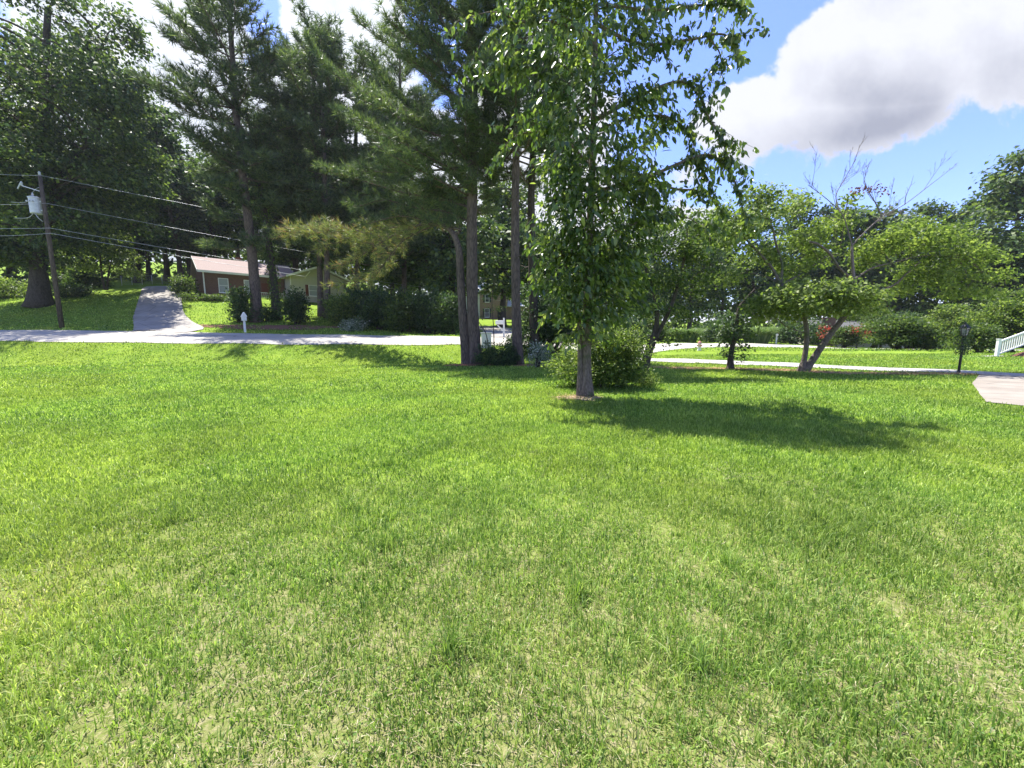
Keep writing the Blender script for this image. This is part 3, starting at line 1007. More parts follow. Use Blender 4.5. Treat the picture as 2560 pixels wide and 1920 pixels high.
def broadleaf(name, label, cat, stems, pads, leafmat, bark, leaf=LEAF_QUAD, size=0.12, wide=1.0, per=16, spread=0.22, droop=0.4,
              seed=1, group=None, limbs=(), twigs=6, limb_r=0.045, sides=10, base=None, sag=0.1, crown_name='crown', sprays=()):
    """tree from stems [(points, r0, r1)], hand-set limbs and leaf pads; parts: trunk, crown"""
    rng = np.random.default_rng(seed)
    b = np.asarray(base if base is not None else stems[0][0][0], float)
    root = empty(name, b, label, cat, group)
    tk = Tubes()
    skel = []
    for pts, r0, r1 in stems:
        c = bez(np.asarray(pts, float), max(10, 6 * len(pts)))
        t = np.linspace(0, 1, len(c))
        rad = r0 + (r1 - r0) * t ** 0.8
        rad = rad * (1 + 0.75 * np.exp(-t * len(c) * 0.55) * (c[0][2] - b[2] < 0.3))
        tk.add(c - b, rad, sides, 0.035, rng)
        skel.append(c)
    lb = tk                 # trunk and limbs are one growing piece of wood
    stemp = np.concatenate(skel)
    for pts, r0, r1 in limbs:
        pts = np.asarray(pts, float)
        k = np.argmin(np.linalg.norm(stemp - pts[0], axis=1))
        if 0.03 < np.linalg.norm(stemp[k] - pts[0]) < 3:
            pts = np.vstack([stemp[k], pts])
        c = bez(pts, 4 * len(pts))
        lb.add(c - b, np.linspace(r0, r1, len(c)), 6, 0.03, rng)
        skel.append(c)
    allp = np.concatenate(skel)

    def src(p):
        q = np.array([allp[:, 0].mean(), allp[:, 1].mean(), 0.0])
        o = np.tile(q, (len(p), 1))
        o[:, 2] = p[:, 2] - 0.3
        return o
    pos, ax, up, sz, cl = pad_leaves(rng, pads, per, spread, droop, size, src)
    for c, cc in cl:
        # a limb from the stem, rising to the pad; twigs from it to the sprays
        d = allp - c
        cost = np.linalg.norm(d, axis=1) + 1.3 * np.maximum(0, d[:, 2] + 0.25 * np.linalg.norm(d[:, :2], axis=1))
        a = allp[np.argmin(cost)]
        L = np.linalg.norm(c - a)
        if L < 0.15:
            continue
        lc = limb_curve(a, c, rng, sag)
        r0 = min(limb_r * (0.5 + 0.25 * L), limb_r * 2)
        lb.add(lc - b, np.linspace(r0, r0 * 0.3, len(lc)), 5)
        for q in cc[rng.permutation(len(cc))[:twigs]]:
            s = lc[rng.integers(3, len(lc))]
            tc_ = limb_curve(s, q, rng, 0.05, 5)
            lb.add(tc_ - b, np.linspace(r0 * 0.32, r0 * 0.1, len(tc_)), 3, cap=False)
    for q in sprays:        # arching bough, side twigs, and leaves hanging from both
        c = bez(q, 6 * len(q))
        L = np.sum(np.linalg.norm(np.diff(c, axis=0), axis=1))
        lb.add(c - b, np.linspace(.012 + .008 * L, .006, len(c)), 6)
        lines = [c[len(c) // 5:]]
        for k in range(int(L * 4.5)):
            i = rng.integers(len(c) // 4, len(c))
            v = unit(rng.normal(0, 1, 3) * np.array((1, 1, .35)) + unit(c[i] - c[max(0, i - 1)] + 1e-6) * .7)
            l = rng.uniform(.25, .75)
            e = np.array([c[i], c[i] + v * l * .5 + (0, 0, .03), c[i] + v * l - (0, 0, .22 * l)])
            lb.add(e - b, [.007, .005, .003], 3, cap=False)
            lines.append(bez(e, 8))
        for ln in lines:
            m = int(np.sum(np.linalg.norm(np.diff(ln, axis=0), axis=1)) * 30) + 4
            p = ln[rng.integers(0, len(ln), m)] + rng.normal(0, .035, (m, 3))
            pos = np.concatenate([pos, p])
            o = rng.normal(0, .5, (m, 3))
            o[:, 2] -= .95
            ax = np.concatenate([ax, o])
            h = rng.normal(0, 1, (m, 3))
            h[:, 2] = np.abs(h[:, 2]) * .5
            up = np.concatenate([up, h])
            sz = np.concatenate([sz, size * rng.uniform(.5, 1.15, m)])
    tk.build('trunk', bark, root)
    tv, tf = leaf
    link(crown_name, scatter(crown_name, tv, tf, pos - b, ax, up, sz * wide, sz), leafmat, root)
    return root


def needle_template(rng, n=13, w=0.07):
    V, Fc = [], []
    for k in range(n):
        az = 2 * math.pi * k / n * 2.4 + rng.uniform(0, 0.5)
        el = rng.uniform(0.3, 1.35)
        d = np.array((math.sin(el) * math.cos(az), math.cos(el), math.sin(el) * math.sin(az)))
        s = unit(np.cross(d, rng.normal(0, 1, 3)))
        L = rng.uniform(0.75, 1.1)
        o = np.array((0, rng.uniform(-0.25, 0.35), 0))
        b = len(V)
        V += [o - s * w / 2, o + s * w / 2, o + d * L]
        Fc.append((b, b + 1, b + 2))
    return np.array(V), Fc


def tufts(name, rng, pos, ax, size, mat, parent, n=13, w=0.07):
    tv, tf = needle_template(rng, n, w)
    up = rng.normal(0, 1, pos.shape)
    return link(name, scatter(name, tv, tf, pos, ax, up, size, size, size), mat, parent)


def pine_limb(rng, c, tb, b, r0, P_, A_, tuft_step=0.16, twig=1.0, frac=0.35, lift=0.35):
    """twigs with needle tufts along the outer part of one limb"""
    L = np.sum(np.linalg.norm(np.diff(c, axis=0), axis=1))
    tb.add(c - b, np.linspace(r0, max(0.008, r0 * 0.2), len(c)), 5)
    m = max(5, int(L / (0.26 * min(1.8, max(1, tuft_step / .22)))))
    d = np.gradient(c, axis=0)
    for t in np.linspace(frac, 1.0, m):
        k = min(int(t * (len(c) - 1)), len(c) - 2)
        u = t * (len(c) - 1) - k
        p = c[k] + (c[k + 1] - c[k]) * u
        dr = unit(d[k])
        side = unit(np.cross(dr, (0, 0, 1.0)))
        for sgn in (-1, 1, rng.normal(0, .4)):
            if rng.random() < 0.10:
                continue
            tl = twig * (0.5 + 0.75 * (1 - t) + rng.uniform(0, 0.4)) * min(1.0, 0.25 + L / 5)
            v = unit(dr * rng.uniform(0.5, 1.0) + side * sgn * rng.uniform(0.5, 1.0) + np.array((0, 0, lift + rng.normal(0, 0.2))))
            q = p + v * tl + np.array((0, 0, 0.10 * tl))
            tb.add(np.array([p, (p + q) / 2 + rng.normal(0, 0.03, 3), q]) - b, [0.016, 0.012, 0.007], 3, cap=False)
            for s in np.arange(max(0.15, tl * 0.25), tl + 0.01, tuft_step):
                P_.append(p + v * s + rng.normal(0, 0.03, 3))
                A_.append(v + np.array((0, 0, 0.25)) + rng.normal(0, 0.25, 3))
    P_.append(c[-1])
    A_.append(d[-1])


def pine(name, label, stems, whorls, bark, mat, seed, tuft=0.24, group=None, tuft_step=0.16, limbs=(), gold=(), nt=13, w=0.085, twig=1.0, limb_r=0.05, dead=0):
    """pine from stems; whorls = (stem, z0, z1, spacing, limbs per whorl, length(t, azimuth), lift(t)); parts: trunk, crown"""
    rng = np.random.default_rng(seed)
    b = np.asarray(stems[0][0][0], float)
    root = empty(name, b, label, 'pine tree', group)
    tk = Tubes()
    curves = []
    for pts, r0, r1 in stems:
        c = bez(np.asarray(pts, float), 8 * len(pts))
        t = np.linspace(0, 1, len(c))
        rad = (r0 + (r1 - r0) * t) * (1 + 0.35 * np.exp(-t * len(c) * 0.4))
        tk.add(c - b, rad, 12, 0.035, rng)
        curves.append(c)
    lb, P_, A_ = tk, [], []
    for si, z0, z1, sp, nl, fl, lift in whorls:
        c = curves[si]
        z = z0
        az0 = rng.uniform(0, 6.28)
        while z < z1:
            t = (z - z0) / (z1 - z0)
            p = np.array([np.interp(z, c[:, 2], c[:, k]) for k in range(3)])
            for k in range(nl):
                if rng.random() < .2:
                    continue
                az = az0 + 2 * math.pi * k / nl + rng.normal(0, 0.35)
                L = fl(t, az) * rng.uniform(0.55, 1.18)
                if L < 0.3:
                    continue
                lf = lift(t) + rng.normal(0, 0.1)
                h = np.array((math.cos(az), math.sin(az), 0))
                e = p + h * L * math.cos(lf) + np.array((0, 0, L * math.sin(lf)))
                m = p + h * L * 0.5 * math.cos(lf) + np.array((0, 0, L * 0.5 * math.sin(lf) - 0.07 * L)) + rng.normal(0, 0.04 * L, 3)
                pine_limb(rng, bez([p, m, e], 9), lb, b, min(limb_r, 0.012 + 0.011 * L), P_, A_, tuft_step, twig, 0.3)
            az0 += 2.4
            z += sp * rng.uniform(0.7, 1.3)
    stemp = np.concatenate(curves)
    for pts, r0 in limbs:
        pts = np.asarray(pts, float)
        pts = np.vstack([stemp[np.argmin(np.linalg.norm(stemp - pts[0], axis=1))], pts])
        pine_limb(rng, bez(pts, 15), lb, b, r0, P_, A_, tuft_step, twig, 0.25)
    for k in range(dead):       # bare snags under the crown
        c = curves[0]
        z = rng.uniform(c[0][2] + 0.25 * (c[-1][2] - c[0][2]), c[0][2] + 0.5 * (c[-1][2] - c[0][2]))
        p = np.array([np.interp(z, c[:, 2], c[:, j]) for j in range(3)])
        az = rng.uniform(0, 6.28)
        q = p + np.array((math.cos(az), math.sin(az), rng.uniform(-0.2, 0.2))) * rng.uniform(0.6, 2.2)
        lb.add(np.array([p, (p + q) / 2 + rng.normal(0, .08, 3), q]) - b, [0.03, 0.02, 0.008], 4)
    tk.build('trunk', bark, root)
    pos, ax = np.array(P_), np.array(A_)
    tufts('crown', rng, pos - b, ax, tuft * rng.uniform(0.75, 1.2, len(pos)), mat, root, nt, w)
    if gold:
        lb2, P2, A2 = Tubes(), [], []
        for pts, r0 in gold:
            pts = np.asarray(pts, float)
            pts = np.vstack([stemp[np.argmin(np.linalg.norm(stemp - pts[0], axis=1))], pts])
            c = bez(pts, 15)
            stemp = np.vstack([stemp, c])
            pine_limb(rng, c, lb2, b, r0, P2, A2, tuft_step * 1.7, twig * 1.1, 0.2, 0.15)
        lb2.build('low_limbs', bark, root)
        pos, ax = np.array(P2), np.array(A2)
        g = tufts('browning_foliage', rng, pos - b, ax, tuft * 1.1 * rng.uniform(0.75, 1.15, len(pos)), M['needle_gold'], root, nt, w)
        g['label'] = 'low boughs with yellowing and brown needles'
    print(name, 'tufts', len(P_))
    return root


def pads_px(Y, rows, dens):
    """pads given by frame position, depth offset and radii in metres"""
    out = []
    for px, py, dy, rx, rz in rows:
        n = dens * (rx * rx + 2 * rx * rz) * 2.7
        out.append((P(px, py, Y + dy), (rx, rx, rz), n))
    return out


def pl(Y, pts):
    return [P(p[0], p[1], Y + (p[2] if len(p) > 2 else 0)) for p in pts]


def stem_px(Y, pts, r0, r1):
    q = pl(Y, pts)
    q[0][2] = float(gz(q[0][0], q[0][1])) - 0.05
    return (q, r0, r1)


# the tall slender tree in the middle of the lawn
YM = 9.7
main_rows = [
    (1470, 700, -.5, .5, .5), (1450, 620, -.6, .55, .5), (1490, 800, -.35, .42, .4), (1475, 570, -.7, .6, .5), (1500, 640, -.6, .6, .5), (1545, 680, -.4, .6, .5), (1440, 740, -.4, .45, .4),
    (1530, 790, 0, .5, .35), (1590, 620, .2, .6, .45), (1600, 750, .2, .4, .3), (1380, 720, -.3, .4, .3), (1375, 620, -.3, .4, .35), (1500, 470, -.7, .7, .5), (1580, 450, .1, .7, .4), (1440, 450, -.5, .6, .5), (1600, 560, .1, .7, .35),
    (1400, 690, -.3, .5, .4), (1420, 610, -.2, .6, .5), (1480, 650, .4, .65, .6), (1540, 620, 0, .65, .5), (1500, 740, -.4, .5, .45),
    (1440, 790, .2, .42, .35), (1550, 730, .3, .5, .4), (1462, 850, 0, .28, .16), (1515, 845, .1, .3, .16), (1590, 690, .2, .35, .35),
    (1400, 500, 0, .5, .5), (1450, 530, -.8, .7, .5), (1550, 500, .3, .75, .45), (1630, 510, 0, .6, .3),
    (1400, 400, .2, .55, .5), (1480, 390, -1, .8, .6), (1570, 400, -.4, .6, .45), (1620, 340, .6, .5, .35),
    (1360, 275, -.3, .6, .45), (1430, 260, -1, .8, .6), (1530, 270, -.6, .75, .55), (1620, 260, .2, .5, .4),
    (1290, 160, -.4, .5, .35), (1350, 130, -.8, .75, .5), (1430, 110, .8, .8, .7), (1530, 120, -1, .85, .65), (1610, 90, -.4, .6, .45),
    (1320, 20, .0, .7, .5), (1400, -50, 0, 1.0, .7), (1500, -80, -.6, 1.1, .9), (1620, -40, .4, .9, .7),
    (1450, -200, 0, 1.0, .9), (1550, -220, 0, 1.0, .9), (1500, -340, 0, .8, .8)]
SPRAYS = [  # drooping boughs, as (px, py, depth offset)
    [(1490, 60), (1600, 110, -.2), (1720, 100, -.3), (1800, 85, -.4), (1840, 110, -.4), (1848, 145, -.4)], [(1770, 95, -.35), (1798, 130, -.35), (1806, 185, -.35)],
    [(1500, 10), (1620, 25, -.2), (1740, 15, -.3), (1800, 0, -.3), (1840, 5, -.3), (1862, 15, -.3)], [(1600, 110, -.2), (1650, 120, -.2), (1678, 160, -.2)],
    [(1490, 300), (1590, 245, -.2), (1690, 205, -.3), (1740, 225, -.3), (1770, 290, -.3), (1800, 340, -.3), (1824, 410, -.3)],
    [(1485, 480), (1600, 450, .1), (1720, 400, 0), (1780, 390, -.1), (1830, 440, -.1), (1852, 505, -.1), (1866, 570, -.1)],
    [(1485, 330), (1560, 300, .2), (1660, 290, .2), (1720, 330, .2), (1742, 395, .2)], [(1480, 600), (1560, 570, 0), (1640, 540, 0), (1720, 545, 0), (1775, 590, 0)],
    [(1484, 420), (1580, 430, .4), (1680, 470, .6), (1760, 480, .6), (1810, 530, .6)], [(1720, 400, 0), (1760, 430, .1), (1790, 490, .1)],
    [(1486, 120), (1450, 80, -.1), (1380, 55, -.2), (1300, 55, -.3), (1230, 85, -.3), (1190, 130, -.3), (1168, 175, -.3)],
    [(1480, 330), (1420, 240, -.1), (1340, 170, -.2), (1260, 165, -.3), (1200, 215, -.3)], [(1300, 55, -.3), (1240, 30, -.1), (1180, 40, 0)],
    [(1480, 420), (1400, 340, .1), (1330, 330, .2), (1275, 350, .3), (1248, 395, .3)], [(1475, 640), (1420, 635, -.2), (1370, 655, -.3), (1332, 690, -.3)],
    [(1475, 560), (1430, 500, -.3), (1385, 500, -.4), (1366, 560, -.4)], [(1470, 760), (1420, 745, -.2), (1380, 765, -.2), (1366, 800, -.2)], [(1470, 820), (1430, 830, -.2), (1400, 850, -.2)]]
mb = G(1465, YM)
ml = pl(YM, [(1465, 995), (1467, 850), (1474, 600), (1484, 300), (1490, 0), (1494, -400)])
ml[0][:] = mb + np.array((0, 0, -0.05))
m2 = pl(YM, [(1449, 995, -.02), (1450, 880, -.03), (1447, 800, -.04), (1425, 700, -.1), (1400, 610, -.2)])
m2[0][:] = mb + np.array((-0.15, -0.02, -0.05))
broadleaf('shade_tree', 'slender green tree with long drooping leaves standing in bare soil mid lawn', 'tree',
          [(ml, 0.135, 0.035), (m2, 0.075, 0.025)], pads_px(YM, main_rows, 122), M['leaf_main'], M['bark_grey'], LEAF_LONG, 0.172, 0.72, 13, 0.15, 0.95, 21, sprays=[pl(YM, q) for q in SPRAYS],
          twigs=5, limb_r=0.02, base=mb)

# the twin trunked pine
YP = 21.5
pb = G(1183, YP)
tr = pl(YP, [(1188, 915), (1181, 760), (1180, 560), (1182, 400), (1184, 260), (1176, 80), (1170, -60), (1166, -190)])
tr[0][:] = pb + np.array((0.15, 0, -0.1))
tl = pl(YP, [(1166, 915), (1158, 800), (1151, 690), (1146, 620), (1128, 578, .3), (1090, 560, .9), (1050, 562, 1.6)])
tl[0][:] = pb + np.array((-0.32, -0.02, -0.1))


def len_twin(t, az):
    left = 0.5 + 0.5 * math.cos(az - 2.62)    # 1 towards the back left
    return (1.7 + 6.6 * left ** 1.5) * (1.0 - 0.5 * t ** 1.6) * (0.55 + 0.45 * min(1, t * 5 + left))


pine('twin_trunk_pine', 'big pine with two dark trunks joined at the base and boughs reaching far left', [(tr, .34, .11), (tl, .27, .08)],
     [(0, 8.6, 19.6, 0.58, 5, len_twin, lambda t: 0.16 + 0.45 * t)], M['bark_pine'], M['needle'], 31, 0.42, None, 0.38, nt=18, w=.09,
     limbs=[(pl(YP, [(1180, 480), (1120, 430, .8), (1030, 390, 1.8), (930, 350, 2.6), (850, 290, 3.2)]), .08),
            (pl(YP, [(1180, 420), (1110, 350, .3), (1020, 270, .6), (940, 180, .8)]), .08),
            (pl(YP, [(1180, 520), (1110, 500, 1.2), (1000, 480, 2.2), (900, 450, 3), (820, 430, 3.4)]), .08),
            (pl(YP, [(1181, 560), (1120, 530, .6), (1040, 520, 1.2), (960, 500, 1.6), (890, 520, 1.8)]), .07),
            (pl(YP, [(1182, 300), (1100, 220, .8), (990, 130, 1.4), (900, 60, 1.6)]), .08),
            (pl(YP, [(1182, 240), (1100, 130, .4), (1010, 30, .6), (950, -60, .6)]), .08),
            (pl(YP, [(1182, 350), (1080, 300, 1.6), (950, 250, 2.8), (840, 190, 3.3), (780, 120, 3.3)]), .08),
            (pl(YP, [(1151, 575), (1100, 565, .5), (1010, 540, 1.2), (920, 560, 1.8)]), .09)],
     gold=[(pl(YP, [(1050, 562, 1.6), (980, 590, 2.6), (900, 640, 3.4), (850, 665, 3.8)]), .085),
           (pl(YP, [(1090, 562, .9), (1010, 600, 1.6), (960, 660, 2), (930, 705, 2.2)]), .05),
           (pl(YP, [(1040, 562, 1.8), (930, 575, 3.4), (830, 580, 4.6), (750, 590, 5.2)]), .05),
           (pl(YP, [(980, 590, 2.6), (900, 595, 3.8), (830, 610, 4.6), (800, 622, 4.8)]), .04),
           (pl(YP, [(930, 610, 3), (860, 600, 4.4), (790, 575, 5), (705, 580, 5.6)]), .04),
           (pl(YP, [(1020, 572, 2), (980, 640, 2.6), (920, 690, 3), (850, 715, 3.2)]), .04),
           (pl(YP, [(900, 600, 3.8), (840, 570, 5), (770, 570, 6), (720, 595, 6.4)]), .04)], limb_r=.07)

YQ = 21.0
q1 = stem_px(YQ, [(1295, 912), (1290, 760), (1288, 560), (1290, 400), (1292, 250), (1290, 60), (1288, -60)], .265, .10)
pine('pine_tree', 'straight pine trunk with grey bark right of the clipped dark bush', [q1],
     [(0, 10.2, 18.6, 0.6, 5, lambda t, az: 3.7 * (1 - 0.5 * t), lambda t: 0.1 + 0.5 * t)], M['bark_pine'], M['needle'], 33, 0.38, 'tall pines', 0.36, nt=18, w=.09, dead=8)
q2 = stem_px(23.4, [(1338, 900), (1332, 700), (1328, 500), (1335, 330), (1340, 150), (1335, 20)], .28, .10)
pine('pine_tree', 'dark pine trunk close behind the straight grey one, half hidden by the slender tree', [q2],
     [(0, 10.6, 19.2, 0.6, 5, lambda t, az: 3.9 * (1 - 0.5 * t), lambda t: 0.05 + 0.5 * t)], M['bark_dark'], M['needle_dark'], 34, 0.39, 'tall pines', 0.37, nt=18, w=.09, dead=8)

# the spreading V-trunked tree on the right
YV = 16.2
vb = G(2004, YV)
v1 = pl(YV, [(2000, 928), (2012, 890), (2017, 830), (2002, 775), (1952, 712)])
v2 = pl(YV, [(2010, 928), (2035, 895), (2072, 840), (2110, 792), (2140, 745), (2134, 690)])
v1[0][:] = vb + np.array((-.06, 0, -.08))
v2[0][:] = vb + np.array((.06, 0, -.08))
v_rows = [
    (1915, 772, -.5, .95, .3), (1985, 735, -1, 1.15, .3), (2075, 730, -1, 1.25, .3), (2150, 748, -.8, .95, .3), (2050, 775, -.3, .9, .25), (2185, 772, 0, .5, .25), (1900, 800, -.2, .4, .2), (1975, 790, -.2, .5, .3), (1950, 750, -1.2, 1.0, .3), (2030, 718, -.6, 1.1, .25), (2115, 735, -1.3, 1.0, .3), (2000, 765, -1.3, .9, .3), (2090, 770, -.9, .9, .3), (2130, 780, -.2, .7, .25),
    (1800, 600, .5, 1.1, .7), (1870, 560, .3, 1.1, .7), (1950, 520, .5, 1.1, .6), (1900, 640, .8, .9, .5), (2000, 600, 1, 1.0, .6), (1980, 675, .8, .8, .45), (1830, 690, .5, .6, .45),
    (1880, 490, .8, .8, .4), (2060, 640, 1, .8, .5), (2090, 560, 1, .8, .4), (1790, 540, .6, .6, .4), (2010, 510, 1.0, .5, .3),
    (2190, 620, .8, 1, .55), (2265, 600, .4, 1.2, .6), (2350, 620, .2, 1.2, .6), (2440, 650, .2, 1.0, .5), (2485, 690, .3, .6, .25), (2375, 700, .3, 1.0, .4), (2300, 680, .5, 1.0, .45),
    (2420, 735, .1, .9, .28), (2245, 722, .8, .6, .3), (2300, 560, 1, .8, .3), (2380, 580, .8, .7, .3), (2120, 505, .8, .4, .25), (2160, 660, .9, .5, .4), (2500, 740, .3, .5, .2)]
vt = broadleaf('spreading_tree', 'wide yellow green tree on a V shaped trunk with bare dead branches at its top', 'tree',
               [(v1, .115, .07), (v2, .15, .08)], pads_px(YV, v_rows, 170), M['leaf_yellow'], M['bark_pale'], LEAF_QUAD, 0.145, 0.95, 15, 0.17, 0.35, 41,
               limbs=[(pl(YV, [(1952, 712), (1930, 670, .2), (1895, 630, .3), (1850, 585, .4), (1790, 545, .5)]), .065, .02),
                      (pl(YV, [(1952, 712), (1955, 660, .1), (1940, 610, .2), (1928, 560, .3), (1900, 530, .4)]), .055, .02),
                      (pl(YV, [(1952, 712), (2010, 680, .5), (2070, 640, .8), (2110, 640, 1)]), .04, .015),
                      (pl(YV, [(2134, 700), (2100, 672, -.1), (2075, 635, -.2), (2045, 610, -.2), (2024, 605, -.2)]), .06, .035),
                      (pl(YV, [(2134, 700), (2180, 670, .2), (2240, 655, .3), (2300, 640, .3), (2380, 640, .2)]), .05, .015),
                      (pl(YV, [(2140, 745), (2230, 715, .3), (2270, 680, .3), (2300, 655, .3)]), .05, .02)],
               twigs=5, limb_r=0.024, base=vb)


def dead_branches():
    rng = np.random.default_rng(77)
    tb, pos = Tubes(), []
    b = vb

    def grow(pts, r0, r1, depth):
        c = bez(pts, 5 * len(pts))
        tb.add(c - b, np.linspace(r0, r1, len(c)), 5, cap=False)
        if depth == 0:
            pos.append(c[-1])
            return
        L = np.sum(np.linalg.norm(np.diff(c, axis=0), axis=1))
        for k in range({3: 8, 2: 6, 1: 4}[depth]):
            i = rng.integers(len(c) // 3, len(c))
            d = unit(c[min(i + 1, len(c) - 1)] - c[max(i - 1, 0)])
            v = unit(d + rng.normal(0, 0.55, 3) * np.array((1, .8, .7)) + np.array((0, 0, .3)))
            l = L * rng.uniform(0.16, 0.38)
            p = c[i]
            grow([p, p + v * l * .5 + rng.normal(0, .03 * l, 3), p + v * l + np.array((0, 0, .08 * l))], max(r1 * 0.8, .0035), max(r1 * .4, .0022), depth - 1)
    grow(pl(YV, [(2134, 695), (2130, 640), (2130, 615)]), .06, .045, 0)
    grow(pl(YV, [(2130, 615), (2118, 570, .1), (2105, 535, .1), (2070, 500, .1), (2020, 462, .1)]), .026, .010, 3)
    grow(pl(YV, [(2100, 530), (2090, 490, .3), (2110, 450, .4), (2140, 398, .4)]), .02, .010, 3)
    grow(pl(YV, [(2130, 615), (2150, 592, -.1), (2205, 542, -.2), (2260, 512, -.3), (2335, 455, -.3)]), .026, .011, 3)
    grow(pl(YV, [(2205, 542, -.2), (2190, 510, -.2), (2172, 480, -.1), (2160, 450, 0)]), .025, .010, 3)
    grow(pl(YV, [(2262, 512, -.3), (2265, 490, -.3), (2278, 460, -.3)]), .016, .008, 1)
    tb.build('dead_branches', M['bark_dead'], vt)
    C = np.array([P(px, py, YV) for px, py in ((2150, 470), (2165, 475), (2180, 468), (2195, 472), (2210, 478), (2140, 472))])
    n = 90
    q = C[rng.integers(0, len(C), n)] + rng.normal(0, .12, (n, 3)) * np.array((1.4, 1, .6))
    ax = rng.normal(0, 1, (n, 3))
    ax[:, 2] -= .5
    link('dead_leaves', scatter('dead_leaves', *LEAF_QUAD, q - b, ax, rng.normal(0, 1, (n, 3)), rng.uniform(.08, .13, n), rng.uniform(.08, .13, n)), M['leaf_brown'], vt)


dead_branches()

# darker tree behind the slender tree, to its right
YD = 14.6
d1 = stem_px(YD, [(1606, 905), (1622, 868), (1640, 820), (1640, 760), (1618, 680), (1600, 620)], .13, .05)
d2 = ([d1[0][0] + np.array((.05, .02, 0))] + pl(YD, [(1632, 862), (1655, 815), (1680, 760), (1700, 690), (1720, 600)]), .10, .04)
d_rows = [(1600, 620, 0, .95, .5), (1680, 620, .2, .85, .5), (1640, 550, .3, .85, .45), (1740, 640, 0, .65, .45), (1590, 700, 0, .75, .45), (1670, 700, 0, .85, .45), (1740, 715, .2, .55, .4), (1620, 775, 0, .55, .3),
          (1700, 785, 0, .55, .3), (1662, 850, 0, .3, .25), (1720, 560, .3, .75, .35), (1775, 585, .3, .55, .35), (1600, 830, -.1, .28, .2), (1700, 840, .1, .3, .2), (1780, 680, .3, .4, .3), (1570, 560, .4, .6, .4)]
broadleaf('ornamental_tree', 'dark green low tree with two leaning black stems behind the light shrub', 'tree', [d1, d2], pads_px(YD, d_rows, 230), M['leaf_mid'], M['bark_dark'],
          LEAF_QUAD, 0.12, 0.9, 15, .17, .55, 43, twigs=5, limb_r=.022)
# small dark leafy tree on the straw strip
YS_ = 17.2
s1 = stem_px(YS_, [(1826, 915), (1828, 880), (1838, 840), (1842, 800), (1848, 770), (1862, 750), (1890, 720)], .13, .03)
s_rows = [(1825, 815, 0, .75, .22), (1870, 800, .1, .6, .2), (1845, 835, -.1, .6, .2), (1810, 840, .1, .4, .15), (1818, 882, -.1, .32, .22), (1850, 868, .1, .3, .25), (1815, 860, 0, .25, .15), (1845, 895, 0, .22, .12), (1835, 790, .1, .5, .18)]
broadleaf('small_tree', 'small dark flat crowned tree with leafy sprouts round its trunk on the straw strip', 'tree', [s1], pads_px(YS_, s_rows, 190), M['leaf_dark'], M['bark_dark'],
          LEAF_QUAD, 0.13, 0.95, 14, .15, .55, 45, twigs=5, limb_r=.02)


# ------------------------------------------------------------------ shrubs
def shrub(name, label, px, Y, w, h, dens, mat, size, seed, group=None, lump=8, depth=None, flat=1.0, cat='shrub', spread=.11, droop=.1, stems=6, top=None, wide=1.0, per=14):
    rng = np.random.default_rng(seed)
    b = G(px, Y)
    root = empty(name, b, label, cat, group)
    depth = depth or w
    pads = []
    for k in range(lump):
        a = rng.uniform(0, 6.28)
        r = math.sqrt(rng.random()) * 0.62
        x, y = math.cos(a) * r * w / 2, math.sin(a) * r * depth / 2
        pr = w * rng.uniform(0.17, 0.27)
        hz = h * (1 - 0.55 * r) * rng.uniform(0.8, 1.0)
        for zz in np.arange(min(0.22 * h, pr), max(hz - pr * 0.6, 0.25 * h) + .01, pr * 1.1):
            pads.append((np.array((x, y, zz)), (pr, pr, pr * .85 * flat), dens * pr * pr * 5.5))

    def src(p):
        o = np.zeros_like(p)
        o[:, 2] = np.maximum(0, p[:, 2] - h * .4)
        return o
    pos, ax, up, sz, cl = pad_leaves(rng, pads, per, spread, droop, size, src)
    pos[:, 2] = np.maximum(pos[:, 2], 0.03)
    tb = Tubes()
    for k in range(stems):
        c, _ = cl[rng.integers(len(cl))]
        p0 = np.array((rng.normal(0, .06 * w), rng.normal(0, .06 * w), -0.05))
        tb.add(limb_curve(p0, c, rng, .1, 6), np.linspace(.022 * h + .006, .006, 6), 5)
    tb.build('stems', M['bark_dark'], root)
    link('foliage', scatter('foliage', *LEAF_QUAD, pos, ax, up, sz * wide, sz), mat, root)
    return root


shrub('shrub', 'big loose light green shrub spreading behind the slender tree trunk', 1502, 11.6, 3.1, 2.45, 420, M['leaf_shrub'], .075, 51, lump=16, depth=1.9, spread=.10)
shrub('shrub', 'feathery yellow green shrub at the right end of the big light one', 1625, 12.2, 1.1, 0.85, 330, M['leaf_yellow'], .06, 52, lump=8, spread=.08)
shrub('shrub', 'dark rounded bush between the twin pine and the straight pine', 1243, 20.6, 2.5, 1.75, 330, M['leaf_dark'], .09, 53, lump=14, spread=.09)
shrub('shrub', 'thin speckled shrub right of the straight pine trunk', 1345, 18.6, 1.5, 1.8, 200, M['leaf_white'], .085, 54, lump=8, spread=.12)
shrub('shrub', 'dark layered evergreen filling the gap behind the two right pines', 1385, 24.2, 4.4, 5.8, 90, M['leaf_dark'], .14, 55, lump=14, spread=.2, depth=2.5, droop=.4)
shrub('shrub', 'leafy low bush behind the twin pine trunks beside the street', 1300, 23.4, 2.0, 1.6, 180, M['leaf_dark'], .11, 57, lump=8, spread=.13)
